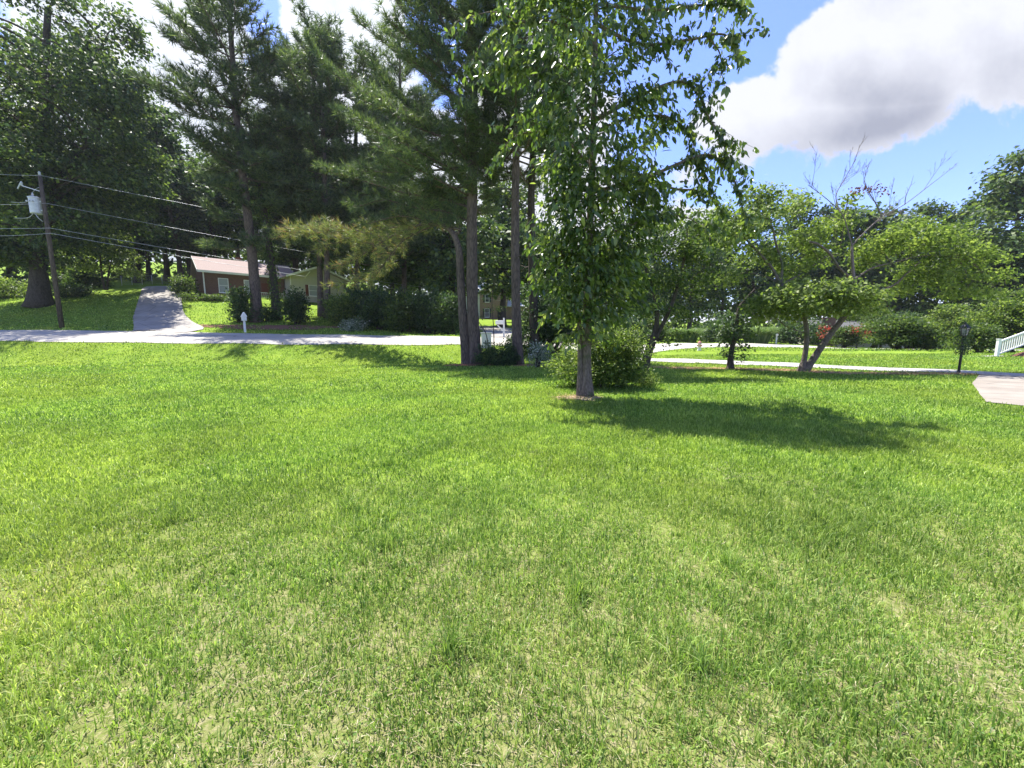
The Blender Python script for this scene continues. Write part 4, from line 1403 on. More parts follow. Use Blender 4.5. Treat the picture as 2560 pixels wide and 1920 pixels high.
# leaning bare saplings in the gap between the pines
for k, (pts, lab) in enumerate([([(1226, 868), (1215, 835), (1200, 810), (1190, 790)], 'thin sapling leaning left in the gap between the pines'),
                                ([(1236, 868), (1234, 820), (1230, 760), (1236, 690)], 'thin upright sapling in the gap between the pines')]):
    q = pl(22.6, pts)
    q[0] = G(pts[0][0], 22.6, -.05)
    broadleaf('sapling', lab, 'sapling', [(q, .035, .012)], pads_px(22.6, [(1225, 772, 0, .5, .15), (1245, 775, .2, .5, .15)] if k else [(1192, 800, 0, .35, .2), (1205, 815, .1, .3, .15)], 60), M['leaf_mid'], M['bark_dark'],
              LEAF_QUAD, .11, .9, 8, .14, .4, 60 + k, group='saplings between the pines', twigs=3, limb_r=.01)

# ------------------------------------------------------------------ across the street: trees in front
def rand_pads(rng, c, r, n, pr, dens, low=-0.75):
    out = []
    for _ in range(n):
        d = unit(rng.normal(0, 1, 3))
        if d[2] < low:
            d[2] = low
        q = c + d * r * rng.uniform(0.45, 0.95) ** 0.7
        p = pr * rng.uniform(0.7, 1.3)
        out.append((q, (p, p, p * .7), dens * p * p * 3))
    return out


rng0 = np.random.default_rng(5)
YB = 41.0
bb = G(100, YB)
bst = [(pl(YB, [(100, 757), (95, 640), (90, 520), (100, 380), (110, 220), (120, 20)]), .72, .22)]
bst[0][0][0][:] = bb + np.array((0, 0, -.2))
bp = rand_pads(rng0, P(100, 250, YB), np.array((11.0, 8.0, 13.0)), 62, 2.6, 42)
bp += rand_pads(rng0, P(60, 560, YB), np.array((8.0, 6.0, 5.0)), 22, 2.0, 46)
bp += rand_pads(rng0, P(250, 430, YB), np.array((5.0, 5.0, 7.0)), 14, 2.0, 46)
bp += pads_px(YB, [(300, 60, 0, 1.6, 1.0), (330, 110, 1, 1.2, .9), (310, 240, 0, 1.4, 1.1), (330, 200, 0, 1, .8), (345, 380, 0, 1.3, .9), (280, 480, 0, 1.6, 1), (230, 540, -1, 1.6, .9), (150, 600, -1, 1.8, .9), (30, 640, -1, 2.0, .9)], 46)
broadleaf('shade_tree', 'huge dark broadleaf tree on the left edge with a thick trunk across the street', 'tree', bst, bp, M['leaf_forest'], M['bark_dark'], LEAF_QUAD, .36, 1.0, 16, .5, .45, 71,
          limbs=[(pl(YB, [(92, 540), (160, 430), (240, 330), (300, 250)]), .3, .08), (pl(YB, [(95, 450), (20, 330), (-60, 260)]), .3, .08), (pl(YB, [(105, 300), (190, 200), (260, 110)]), .25, .07)], twigs=3, limb_r=.07, base=bb)

YA = 37.5
pa = stem_px(YA, [(643, 806), (636, 700), (622, 560), (605, 420), (590, 280), (580, 130), (572, 10), (570, -40)], .46, .10)
pine('pine_tree', 'tall lone pine with a broad rounded crown against white cloud above the brick house', [pa],
     [(0, 15.5, 30.0, 1.05, 5, lambda t, az: 5.3 * (.72 + .30 * math.sin(math.pi * t * .95)) * (1 - 2.1 * max(0, t - .76)), lambda t: -.03 + 0.9 * t * t),
      (0, 9.5, 15.5, 1.5, 3, lambda t, az: 3.6, lambda t: -.1)], M['bark_pine'], M['needle_dark'], 35, .62, 'tall pines', .58, nt=13, w=.115, twig=1.5, limb_r=.09, dead=10)
pbb = stem_px(39.0, [(693, 800), (684, 700), (668, 580), (650, 460), (632, 350), (616, 270)], .38, .12)
ivy = pine('pine_tree', 'ivy covered pine trunk leaning left in front of the brick house', [pbb],
           [(0, 13.0, 21.5, 1.0, 5, lambda t, az: 3.4 * (1 - .35 * t), lambda t: .05 + .4 * t)], M['bark_dark'], M['needle_dark'], 36, .62, 'tall pines', .58, nt=13, w=.115, twig=1.4, dead=4)


def ivy_on(root, pts, r, n, seed):
    rng = np.random.default_rng(seed)
    c = bez(pts, 40)[:26]
    b = np.array(root.location)
    i = rng.integers(0, len(c), n)
    a = rng.uniform(0, 6.28, n)
    o = np.stack([np.cos(a), np.sin(a), np.zeros(n)], -1)
    pos = c[i] + o * (r * rng.uniform(.9, 1.7, n))[:, None] + rng.normal(0, .15, (n, 3)) * np.array((.2, .2, 2))
    link('ivy', scatter('ivy', *LEAF_QUAD, pos - b, np.array((0, 0, -1.0)) + rng.normal(0, .4, (n, 3)), o + rng.normal(0, .3, (n, 3)), np.full(n, .2), np.full(n, .2)), M['leaf_mid'], root)


ivy_on(ivy, pbb[0], .36, 1500, 3)
for k, (Yk, pts, z0, z1, ln, lab) in enumerate([
        (42.0, [(803, 797), (799, 650), (794, 480), (788, 330), (782, 190), (778, 120)], 10.5, 28, 4.6, 'thin pine trunk left of its near twin, right of the brick house'),
        (41.0, [(819, 797), (817, 650), (812, 450), (806, 300), (802, 150), (800, 60)], 10, 29, 4.8, 'pine trunk thicker than its left twin, right of the brick house'),
        (44.0, [(893, 790), (893, 600), (890, 400), (890, 250), (888, 140)], 8, 28, 5.4, 'pine rising behind the yellowing pine boughs'),
        (64.0, [(740, 720), (742, 560), (748, 400), (752, 250), (755, 170)], 12, 36, 6.5, 'pine behind the lone tall pine, right of the ivy trunk'),
        (47.0, [(1010, 800), (1010, 600), (1005, 400), (1000, 200), (1000, 60)], 8, 30, 5.8, 'pine screened by the big twin trunked pine')]):
    st = stem_px(Yk, pts, .30, .09)
    pine('pine_tree', lab, [st], [(0, z0, z1, 1.2, 5, lambda t, az, ln=ln: ln * (.68 + .36 * math.sin(math.pi * t * .9)) * (1 - 1.9 * max(0, t - .78)), lambda t: .02 + .85 * t * t)], M['bark_pine'], M['needle_dark'], 80 + k, .64, 'tall pines', .62, nt=13, w=.115, twig=1.5, dead=8)

# young bright trees and shrubs across the street
YL = 46
broadleaf('dogwood_tree', 'bright yellow green layered small tree left of the asphalt driveway', 'tree',
          [(pl(YL, [(262, 725), (255, 690), (250, 640), (246, 600)]), .14, .05), (pl(YL, [(268, 725), (272, 680), (285, 630)]), .11, .05)],
          pads_px(YL, [(230, 600, 0, 2, .5), (290, 590, .5, 1.8, .5), (210, 635, -.5, 1.9, .5), (280, 630, -.5, 2, .5), (320, 650, 0, 1.5, .5), (220, 670, 0, 1.6, .5), (300, 675, .3, 1.6, .5), (340, 690, .5, 1.3, .5), (250, 560, .5, 1.3, .4)], 48),
          M['leaf_yellow'], M['bark_dark'], LEAF_QUAD, .24, 1.0, 13, .32, .25, 91, twigs=4, limb_r=.035, base=G(265, YL))
shrub('shrub', 'round shrub with sunlit bright top at the left edge', 25, 46, 6.0, 2.9, 70, M['leaf_shrub'], .22, 92, lump=10, spread=.28)
shrub('shrub', 'low dark shrub behind the utility pole', 180, 45, 4.2, 1.9, 80, M['leaf_dark'], .2, 93, lump=9, spread=.25)
shrub('shrub', 'small dark shrub beside the yellow green small tree', 215, 50, 5.0, 3.6, 60, M['leaf_mid'], .24, 94, lump=9, spread=.3)
shrub('shrub', 'rounded shrub at the left corner of the brick house', 470, 46.5, 3.2, 3.0, 80, M['leaf_mid'], .18, 95, lump=9, spread=.22)
for k, (px, Yk, lab) in enumerate([(468, 44.0, 'leftmost clipped shrub of the row before the brick house'), (500, 44.6, 'second clipped shrub from the left before the brick house'), (530, 45.2, 'third clipped shrub from the left before the brick house'), (560, 45.8, 'rightmost clipped shrub of the row before the brick house')]):
    shrub('shrub', lab, px, Yk, 2.1, 1.25, 120, M['leaf_mid'], .14, 96 + k, 'clipped shrubs before the brick house', lump=8, spread=.15)
shrub('crape_myrtle', 'upright dark many stemmed crape myrtle in front of the tall pine trunk', 602, 37.0, 2.4, 4.3, 75, M['leaf_dark'], .2, 101, lump=9, spread=.24, cat='tree')
shrub('crape_myrtle', 'dark cone shaped evergreen shrub in front of the cream house wing', 742, 37.0, 2.9, 3.9, 80, M['leaf_dark'], .2, 102, lump=10, spread=.24, cat='tree')
shrub('shrub', 'dark low shrub between the tall pine and the ivy covered pine', 668, 37.5, 2.2, 1.7, 80, M['leaf_dark'], .19, 103, lump=7, spread=.22)
shrub('shrub', 'bright green leafy shrub beside the pair of thin pine trunks', 862, 37.5, 3.4, 4.2, 75, M['leaf_shrub'], .2, 104, lump=10, spread=.25)
shrub('shrub', 'grey green shrub with white flowers low by the street', 895, 34.0, 3.2, 1.3, 110, M['leaf_white'], .13, 105, lump=8, spread=.2)
for k, (px, Yk, w, h, lab) in enumerate([(945, 36, 4.2, 4.0, 'tall dark shrub left of the middle one in the thicket across the street'), (1010, 35.5, 4.6, 4.4, 'dark shrub in the middle of the thicket across the street'),
                                         (1075, 35, 4.6, 4.6, 'dark glossy shrub between the thicket and the twin pine'), (1125, 34.5, 3.6, 4.0, 'dark glossy shrub just left of the twin pine trunks'), (915, 40, 5, 5.5, 'dark shrub behind the white flowered one')]):
    shrub('shrub', lab, px, Yk, w, h, 70, M['leaf_dark'] if k != 1 else M['leaf_mid'], .21, 106 + k, 'dark thicket across the street', lump=11, spread=.26)

# right side, beyond the lane
def reeds(name, label, px, Y, w, h, seed, group):
    rng = np.random.default_rng(seed)
    b = G(px, Y)
    n = 1500
    a = rng.uniform(0, 6.28, n)
    r = np.sqrt(rng.random(n)) * w * .28
    pos = np.stack([r * np.cos(a), r * np.sin(a), np.zeros(n)], -1)
    V, Fc = [], []
    o = np.stack([np.cos(a), np.sin(a), np.zeros(n)], -1)
    L = h * rng.uniform(.7, 1.1, n)
    k = (r / (w * .28)) ** 1.2
    p1 = pos + np.array((0, 0, 1.0)) * (L * .6)[:, None] + o * (L * .22 * k)[:, None]
    p2 = p1 + np.array((0, 0, 1.0)) * (L * .25)[:, None] + o * (L * .40 * k)[:, None] + rng.normal(0, .06, (n, 3))
    p3 = p2 + o * (L * .28)[:, None] - np.array((0, 0, 1.0)) * (L * .10 * k)[:, None]
    f = a + 1.57 + rng.normal(0, .5, n)
    s = np.stack([np.cos(f), np.sin(f), np.zeros(n)], -1) * .022
    V = np.stack([pos - s, pos + s, p1 + s, p1 - s, p2 + s * .7, p2 - s * .7, p3], 1).reshape(-1, 3)
    bb_ = np.arange(n)[:, None] * 7
    fl = np.concatenate([bb_ + np.array([[0, 1, 2, 3]]), bb_ + np.array([[3, 2, 4, 5]]), bb_ + np.array([[5, 4, 6]])], 1).ravel()
    root = link(name, np_mesh(name, V, fl, np.tile(np.array([4, 4, 3]), n)), M['reed'])
    root.location = tuple(b)
    return prm(root, label, 'ornamental grass', group)


reeds('grass_clump', 'tall clump of ornamental grass left of the small dark tree across the street', 1715, 45.5, 3.6, 1.7, 1, 'ornamental grass clumps')
reeds('grass_clump', 'tall clump of ornamental grass beside the white mailbox across the street', 1890, 45.5, 4.2, 2.0, 2, 'ornamental grass clumps')
RIGHT = [
    ('tall green shrub shading the red maple by the beige wall', 2105, 43, 3.4, 3.6, M['leaf_mid'], 206), ('broad shrub behind the round layered one', 2270, 42, 5.0, 5.2, M['leaf_dark'], 207),
    ('light leafy shrub above the red maple', 2185, 46, 4.5, 6.0, M['leaf_mid'], 208),
    ('round layered green shrub before the beige house', 2235, 34, 4.2, 4.2, M['leaf_mid'], 201), ('small round shrub right of the layered one before the beige house', 2320, 33, 2.6, 2.6, M['leaf_mid'], 202),
    ('tall light shrub behind the small round one', 2360, 37, 4.6, 5.2, M['leaf_shrub'], 203), ('feathery green shrub left of the white railing', 2452, 27.5, 3.2, 3.0, M['leaf_mid'], 204),
    ('dense green shrub at the right edge behind the railing', 2530, 28.5, 4.4, 5.2, M['leaf_shrub'], 205)]
for lab, px, Yk, w, h, mt, sd in RIGHT:
    shrub('shrub', lab, px, Yk, w, h, 85 if Yk > 30 else 120, mt, .19 if Yk > 30 else .15, sd, 'shrubs beyond the lane', lump=13, spread=.22, flat=.55)
for k, (px, Yk, w, h, mt, lab) in enumerate([(1780, 48, 7, 4.0, M['leaf_dark'], 'dark hedge mass behind the left grass clump'), (1990, 50, 6, 5, M['leaf_dark'], 'dark bushes behind the white mailbox'),
                                             (1640, 48, 6, 4.2, M['leaf_mid'], 'mid green bush at the bend of the street'), (2130, 52, 6, 6, M['leaf_mid'], 'green bush left of the beige house'), (1560, 46, 6, 4.4, M['leaf_dark'], 'dark bush seen through the low black stemmed tree')]):
    shrub('shrub', lab, px, Yk, w, h, 50, mt, .26, 210 + k, 'bushes along the far street', lump=10, spread=.34)
for k, (px, Yk, w, h, zc, lab) in enumerate([(2140, 42, 3.4, 1.2, 1.2, 'red leaved maple in front of the beige house wall'), (2060, 44, 2.2, 1.6, .9, 'red leaved maple at the brick chimney'), (2332, 38, 1.3, 1.5, 0.5, 'small red bush right of the layered shrub')]):
    b = G(px, Yk)
    rg = np.random.default_rng(220 + k)
    broadleaf('red_maple', lab, 'tree', [([b + np.array((0, 0, -.1)), b + np.array((.05, 0, .5)), b + np.array((.0, 0, zc))], .07, .04)],
              rand_pads(rg, b + np.array((0, 0, zc + h * .4)), np.array((w * .5, w * .4, h * .5)), 8, .5, 60), M['leaf_red'], M['bark_dark'], LEAF_QUAD, .16, 1.0, 10, .2, .3, 230 + k, group='red leaved maples', twigs=4, limb_r=.02)


# ------------------------------------------------------------------ background woods: four kinds, copied
def proto_tree(seed, H, rw, mat, lean=0.0, leafsize=.5):
    rng = np.random.default_rng(seed)
    pads = []
    for k in range(46):
        t = rng.uniform(.22, 1.0)
        r = rw * (math.sin(math.pi * min(1, (t - .12) / .9)) ** .6) * math.sqrt(rng.random())
        a = rng.uniform(0, 6.28)
        p = rng.uniform(1.0, 1.9)
        pads.append((np.array((r * math.cos(a), r * math.sin(a), H * t)), (p, p, p * .7), 95 * p * p))
    return broadleaf('forest_tree', 'x', 'tree', [([(0, 0, -.5), (.2, 0, H * .3), (.1 + lean, .2, H * .62), (lean, 0, H * .92)], .33, .07)], pads, mat, M['bark_dark'], LEAF_QUAD, leafsize, 1.0, 15, .55, .4, seed, twigs=2, limb_r=.06, sides=7)


protos = [proto_tree(301, 22, 4.6, M['leaf_forest']), proto_tree(302, 25, 4.2, M['leaf_dark'], 1.0), proto_tree(303, 18, 5.0, M['leaf_mid'], -.5), proto_tree(304, 14, 4.4, M['leaf_forest'])]
bgs = [  # px, depth, kind, scale, label
    (-60, 60, 0, 1.1, 'dark tree beyond the left frame edge behind the huge tree'), (30, 66, 1, 1.1, 'forest tree behind the huge tree left of its trunk'), (150, 64, 0, 1.05, 'forest tree behind the huge tree right of its trunk'),
    (210, 60, 3, 1.0, 'forest tree above the bright layered small tree'), (345, 58, 1, .95, 'tall dark tree at the head of the driveway'), (420, 60, 0, 1.0, 'dark tree behind the left corner of the brick house'),
    (348, 60, 0, 1.05, 'dark tree in the gap between the huge tree and the lone tall pine'), (455, 57, 1, .9, 'tree left of the lone tall pine behind the house corner'), (372, 64, 2, 1.0, 'broad tree between the driveway head and the brick house'), (1140, 46, 3, 1.05, 'green tree seen between the twin pine and the straight pine'), (1255, 52, 3, 1.15, 'tree behind the saplings between the pines'), (985, 52, 2, 1.1, 'mid green tree behind the yellowing boughs'),
    (300, 74, 0, 1.0, 'distant forest tree seen beyond the driveway'), (480, 66, 3, 1.25, 'dark tree behind the pink roof ridge'), (540, 64, 2, 1.0, 'green tree behind the middle of the pink roof'),
    (600, 66, 0, .92, 'dark tree behind the brick house by the tall pine'), (680, 66, 2, 1.0, 'green tree behind the brick house wing'), (740, 62, 0, .95, 'tree behind the two thin pine trunks'),
    (800, 66, 2, 1.15, 'broad green tree far behind the thin pines'), (860, 60, 0, .9, 'forest tree behind the yellowing pine boughs'), (930, 62, 2, 1.05, 'green tree behind the dark thicket'),
    (1000, 58, 3, 1.2, 'tree behind the middle of the dark thicket'), (1050, 64, 0, .9, 'forest tree left of the two storey brick house'), (1100, 96, 2, 1.0, 'green tree behind the left roof of the two storey house'),
    (1215, 100, 2, 1.1, 'tree right behind the two storey brick house'), (1290, 66, 0, .75, 'tree behind the straight pine trunk'), (1350, 56, 3, .9, 'tree behind the two right pines'),
    (1420, 62, 2, .72, 'tree behind the slender lawn tree'), (1500, 58, 3, .85, 'tree behind the slender tree right of its trunk'), (1570, 62, 3, .9, 'tree behind the low black stemmed tree'),
    (1640, 64, 0, 0.76, 'dark tree at the bend of the far street'), (1720, 62, 3, 1.16, 'forest tree behind the left grass clump'), (1800, 64, 0, 0.83, 'tree behind the small dark tree'), (1880, 62, 1, 0.81, 'dark tree behind the right grass clump'),
    (1960, 66, 0, 0.98, 'tree behind the white mailbox'), (2040, 64, 1, 0.83, 'tall dark tree behind the dead branches'), (2110, 66, 3, 1.42, 'forest tree behind the brick chimney'), (2200, 62, 3, 1.28, 'tree behind the beige house'),
    (2290, 66, 0, 0.99, 'tree behind the round layered shrub'), (2370, 64, 0, 0.94, 'tree behind the tall light shrub'), (2440, 58, 1, 0.94, 'dark tree behind the lamp post'), (2500, 52, 0, 1.05, 'tall dark tree above the white railing'),
    (2580, 50, 1, .84, 'dark tree at the right frame edge'), (2680, 52, 0, .9, 'tree beyond the right frame edge')]
used = set()
rngb = np.random.default_rng(8)
for px, Yk, kd, sc, lab in bgs:
    b = G(px, Yk)
    if kd not in used:
        used.add(kd)
        t = protos[kd]
    else:
        src_ = protos[kd]
        t = src_.copy()
        COL.objects.link(t)
        for ch in src_.children:
            c = ch.copy()
            COL.objects.link(c)
            c.parent = t
    t.location = tuple(b)
    t.rotation_euler = (0, 0, rngb.uniform(0, 6.28))
    s = sc * rngb.uniform(.96, 1.04)
    t.scale = (s * rngb.uniform(.95, 1.15), s * rngb.uniform(.95, 1.15), s)
    t['label'] = lab
    t['group'] = 'woodland trees in the background'


def woods():
    """the far wood that closes the view: one mass of foliage on the rising ground"""
    rng = np.random.default_rng(9)
    n = 52000
    a = rng.uniform(-1.02, 1.02, n)
    r = rng.uniform(86, 108, n) * (1 - .1 * np.abs(a))
    X, Y = r * np.sin(a) * 1.25, r * np.cos(a)
    Y = np.maximum(Y, 46)
    g = gz(X, Y)
    ridge = np.where(a < .2, 17.0, 16.0) + 2.6 * np.sin(a * 37) + 1.6 * np.sin(a * 83 + 1) + 1.1 * np.sin(a * 151 + 2)
    Z = g + ridge * rng.uniform(0, 1, n) ** .75 + rng.normal(0, .5, n)
    pos = np.stack([X, Y, Z], -1)
    ax = rng.normal(0, .7, (n, 3)) + np.array((0, -.3, -.4))
    up = rng.normal(0, .5, (n, 3)) + np.array((0, -.3, .9))
    s = rng.uniform(.6, 1.25, n)
    o = link('far_woods', scatter('far_woods', *LEAF_QUAD, pos, ax, up, s * 1.1, s), M['leaf_forest'])
    prm(o, kind='stuff')


woods()
# ------------------------------------------------------------------ buildings
def local(root_loc, xdir):
    """matrix of a frame at root_loc whose x axis runs along xdir (horizontal)"""
    return math.atan2(xdir[1], xdir[0])


def window_unit(parent, x0, x1, y, z0, z1, shutters=None, blind=True, sill=True, panes=2):
    """window on a wall in the plane y (outside towards -y)"""
    f = MB()
    t = .07
    f.box(x0, x0 + t, y - .05, y + .02, z0, z1).box(x1 - t, x1, y - .05, y + .02, z0, z1)
    f.box(x0 + t, x1 - t, y - .05, y + .02, z1 - t, z1).box(x0 + t, x1 - t, y - .05, y + .02, z0, z0 + t)
    zm = (z0 + z1) / 2
    f.box(x0 + t, x1 - t, y - .042, y + .012, zm - .025, zm + .025)
    fr = f.build('window', M['white_paint'], parent)
    MB().box(x0 + t, x1 - t, y - .02, y - .008, z0 + t, z1 - t).build('pane', M['blind'] if blind else M['glass_dark'], fr)
    if sill:
        MB().box(x0 - .05, x1 + .05, y - .11, y - .052, z0 - .06, z0 - .004).build('sill', M['white_paint'], fr)
    if shutters:
        for a, b in ((x0 - .38, x0 - .02), (x1 + .02, x1 + .38)):
            MB().box(a, b, y - .04, y - .003, z0, z1).build('shutter', shutters, parent)
    return fr


def ranch_house():
    a = P(497, 677, 46.0)
    c = P(712, 695, 52.0)
    d = (c - a)[:2]
    L = float(np.linalg.norm(d))
    ground = 5.6
    ez = float(a[2]) - ground + 0.0
    rz = math.atan2(d[1], d[0])
    root = empty('brick_house', (a[0], a[1], ground), 'single storey red brick house with a pinkish roof on the hill', 'house', rz=rz)
    D, H = 8.0, ez
    # walls: main block, y axis points away from the viewer
    w = MB()
    w.box(0.35, L, 0.45, D - .3, -1.6, H - .02)
    w.slab([(0.35, .45, H - .02), (0.35, D - .3, H - .02), (0.35, D / 2 + .08, H + 1.75)], (.12, 0, 0))
    w.build('wall', M['brick_red'], root)
    r = MB()
    r.slab([(-.15, -.1, H + .02), (L + 1.5, -.1, H + .02), (L + 1.5, D / 2, H + 2.05), (-.15, D / 2, H + 2.05)], (0, 0, .12))
    r.slab([(-.15, D / 2 + .005, H + 2.05), (L + 1.5, D / 2 + .005, H + 2.05), (L + 1.5, D + .2, H + .02), (-.15, D + .2, H + .02)], (0, 0, .12))
    rf = r.build('roof', M['roof_pink'], root)
    MB().box(-.15, L + .2, -.135, -.105, H - .12, H + .13).build('fascia', M['trim'], rf)
    MB().slab([(-.17, -.1, H - .1), (-.17, D / 2, H + 1.93), (-.17, D / 2, H + 2.17), (-.17, -.1, H + .14)], (-.03, 0, 0)).build('rake_board', M['trim'], rf)
    MB().box(.35, .47, .3, .44, -1.2, H - .02).build('corner_post', M['trim'], root)
    window_unit(root, 1.75, 2.75, .45, .75, 2.45)
    window_unit(root, 4.3, 5.3, .45, .75, 2.45)
    dn = MB().box(L - 2.6, L - 1.6, .40, .44, 0, 2.2).build('door', M['shutter_brown'], root)
    MB().box(L - 1.75, L - 1.68, .35, .398, 1.0, 1.07).build('handle', M['galv'], dn)
    # projecting gable wing, clad in cream boards over a brick base
    x0, x1, y0, y1 = L + .1, L + 6.6, -2.2, 6.0
    MB().box(x0, x1, y0, y1, -3.4, -.25).build('wing_base', M['brick_brown'], root)
    ww = MB().box(x0, x1, y0 - .06, y1, -.25 + .004, H + .1)
    ww.slab([(x0, y0 - .06, H + .1), (x1, y0 - .06, H + .1), ((x0 + x1) / 2, y0 - .06, H + 1.35)], (0, .14, 0))
    ww.build('wing_wall', M['siding'], root)
    xm = (x0 + x1) / 2
    rr = MB()
    rr.slab([(x0 - .7, y0 - .8, H - .12), (xm, y0 - .8, H + 1.42), (xm, y1, H + 1.42), (x0 - .7, y1, H - .12)], (0, 0, .12))
    rr.slab([(xm + .005, y0 - .8, H + 1.42), (x1 + .7, y0 - .8, H - .12), (x1 + .7, y1, H - .12), (xm + .005, y1, H + 1.42)], (0, 0, .12))
    wr = rr.build('wing_roof', M['roof_pink'], root)
    rk = MB()
    rk.slab([(x0 - .7, y0 - .83, H - .2), (xm, y0 - .83, H + 1.34), (xm, y0 - .83, H + 1.58), (x0 - .7, y0 - .83, H + .04)], (0, -.03, 0))
    rk.slab([(xm + .003, y0 - .83, H + 1.34), (x1 + .7, y0 - .83, H - .2), (x1 + .7, y0 - .83, H + .04), (xm + .003, y0 - .83, H + 1.58)], (0, -.03, 0))
    rk.build('rake_board', M['trim'], wr)
    br = MB()
    br.bar((x0 + 1.6, y0 - .1, H - .05), (x0 + 2.1, y0 - .75, H + .72), .08, .08)
    br.build('brace', M['trim'], root)
    window_unit(root, x0 + 2.0, x0 + 3.1, y0 - .06, .75, 2.15, M['shutter_brown'])
    MB().box(x0 - .02, x1 + .02, y0 - .12, y0 - .065, -.42, -.24).build('skirt_board', M['trim'], root)
    MB().box(x0 - .08, x0 - .003, y0 - .1, y0 + .02, -.24, H + .1).build('corner_board', M['trim'], root)
    MB().box(x1 - .55, x1 - .45, y0 - .3, y0 - .2, -3.2, -.43).build('post', M['trim'], root)
    # porch with steps and a balustrade in the corner between the wings
    MB().box(L - 4.2, L + .08, -1.8, .44, -.5, -.02).build('porch_floor', M['drive_concrete'], root)
    p = MB()
    p.box(L - 4.2, L + .05, -1.76, -1.70, .82, .88).box(L - 4.2, L + .05, -1.76, -1.70, .08, .13)
    for k in range(20):
        x = L - 4.15 + k * .215
        p.box(x, x + .035, -1.75, -1.715, .13, .82)
    p.box(L - 4.3, L - 4.2, -1.8, -1.68, -.02, 1.0).box(L - 2.2, L - 2.1, -1.8, -1.68, 0.885, 1.0)
    p.build('railing', M['white_paint'], root)
    MB().box(L - 4.2, L - 4.05, -1.55, -1.4, -.02, H).build('porch_post', M['trim'], root)
    MB().box(4.4, 5.0, D / 2 + .6, D / 2 + 1.3, H + 1.2, H + 2.7).build('chimney', M['brick_red'], rf)
    return root


ranch_house()


def two_storey():
    a = G(1180, 84)
    root = empty('brick_house', a, 'two storey brown brick house with a pale grey roof in the gap between the pines', 'house', rz=R(-3))
    z0 = 0
    # px per metre at 62 m: about 16
    gx0, gx1 = 1.7, 7.4                # front gable block
    H = 5.6
    w = MB().box(gx0, gx1, 0, 7, -1, H)
    w.slab([(gx0, 0, H), (gx1, 0, H), ((gx0 + gx1) / 2, 0, H + 1.5)], (0, .3, 0))
    w.build('wall', M['brick_brown'], root)
    xm = (gx0 + gx1) / 2
    r = MB()
    r.slab([(gx0 - .3, -.35, H - .16), (xm, -.35, H + 1.5), (xm, 7, H + 1.5), (gx0 - .3, 7, H - .16)], (0, 0, .13))
    r.slab([(xm + .004, -.35, H + 1.5), (gx1 + .3, -.35, H - .16), (gx1 + .3, 7, H - .16), (xm + .004, 7, H + 1.5)], (0, 0, .13))
    r.build('gable_roof', M['roof_grey'], root)
    b = MB()
    b.slab([(gx0 - .3, -.38, H - .22), (xm, -.38, H + 1.44), (xm, -.38, H + 1.66), (gx0 - .3, -.38, H)], (0, -.03, 0))
    b.slab([(xm + .004, -.38, H + 1.44), (gx1 + .3, -.38, H - .22), (gx1 + .3, -.38, H), (xm + .004, -.38, H + 1.66)], (0, -.03, 0))
    b.build('rake_board', M['white_paint'], root)
    MB().box(-4.5, gx0 - .004, .8, 7, -1, H - .1).build('side_wall', M['siding_white'], root)
    s = MB()
    s.slab([(-4.8, .3, H - .15), (gx0 + 1.9, .3, H - .15), (gx0 + 1.9, 4, H + 2.1), (-4.8, 4, H + 2.1)], (0, 0, .12))
    s.slab([(-4.8, 4.004, H + 2.1), (gx0 + 1.9, 4.004, H + 2.1), (gx0 + 1.9, 7.6, H - .15), (-4.8, 7.6, H - .15)], (0, 0, .12))
    s.build('main_roof', M['roof_grey'], root)
    window_unit(root, gx0 + 1.1, gx0 + 2.0, 0, 3.3, 5.0, M['shutter_dark'], False)
    window_unit(root, gx0 + 1.0, gx0 + 2.0, 0, .2, 2.0, M['shutter_dark'], False)
    window_unit(root, gx0 + 4.1, gx0 + 5.1, 0, .1, 2.0, M['shutter_dark'], False)
    # low garage to the right
    MB().box(gx1 + .004, gx1 + 5, .5, 6, -1, 2.4).build('garage_wall', M['brick_brown'], root)
    g = MB()
    g.slab([(gx1 + .01, .1, 2.42), (gx1 + 5.3, .1, 2.42), (gx1 + 5.3, 3.2, 3.9), (gx1 + .01, 3.2, 3.9)], (0, 0, .1))
    g.slab([(gx1 + .01, 3.204, 3.9), (gx1 + 5.3, 3.204, 3.9), (gx1 + 5.3, 6.4, 2.42), (gx1 + .01, 6.4, 2.42)], (0, 0, .1))
    g.build('garage_roof', M['roof_grey'], root)
    return root


two_storey()


def beige_house():
    a = G(2030, 50)
    root = empty('beige_house', a, 'low beige house with a brick chimney half hidden by shrubs on the right', 'house', rz=R(-16))
    MB().box(0, 16, 0, 7, -1, 2.1).build('wall', M['stucco'], root)
    r = MB()
    r.slab([(-.5, -.6, 2.0), (16.5, -.6, 2.0), (16.5, 3.5, 3.1), (-.5, 3.5, 3.1)], (0, 0, .12))
    r.slab([(-.5, 3.504, 3.1), (16.5, 3.504, 3.1), (16.5, 7.6, 2.0), (-.5, 7.6, 2.0)], (0, 0, .12))
    rf = r.build('roof', M['roof_dark'], root)
    MB().box(-.5, 16.5, -.66, -.605, 1.95, 2.16).build('fascia', M['trim'], rf)
    MB().box(.5, 1.9, -.9, -.7, -1, 3.4).build('chimney', M['brick_red'], root)
    for x in (3.6, 6.4, 7.9, 9.4, 12.4):
        window_unit(root, x, x + 1.1, 0, .2, 1.8, None, False)
    for x in (3.2, 5.9, 8.0):
        MB().box(x, x + .12, -.55, -.43, -.6, 2.0).build('porch_post', M['white_paint'], root)
    return root


beige_house()


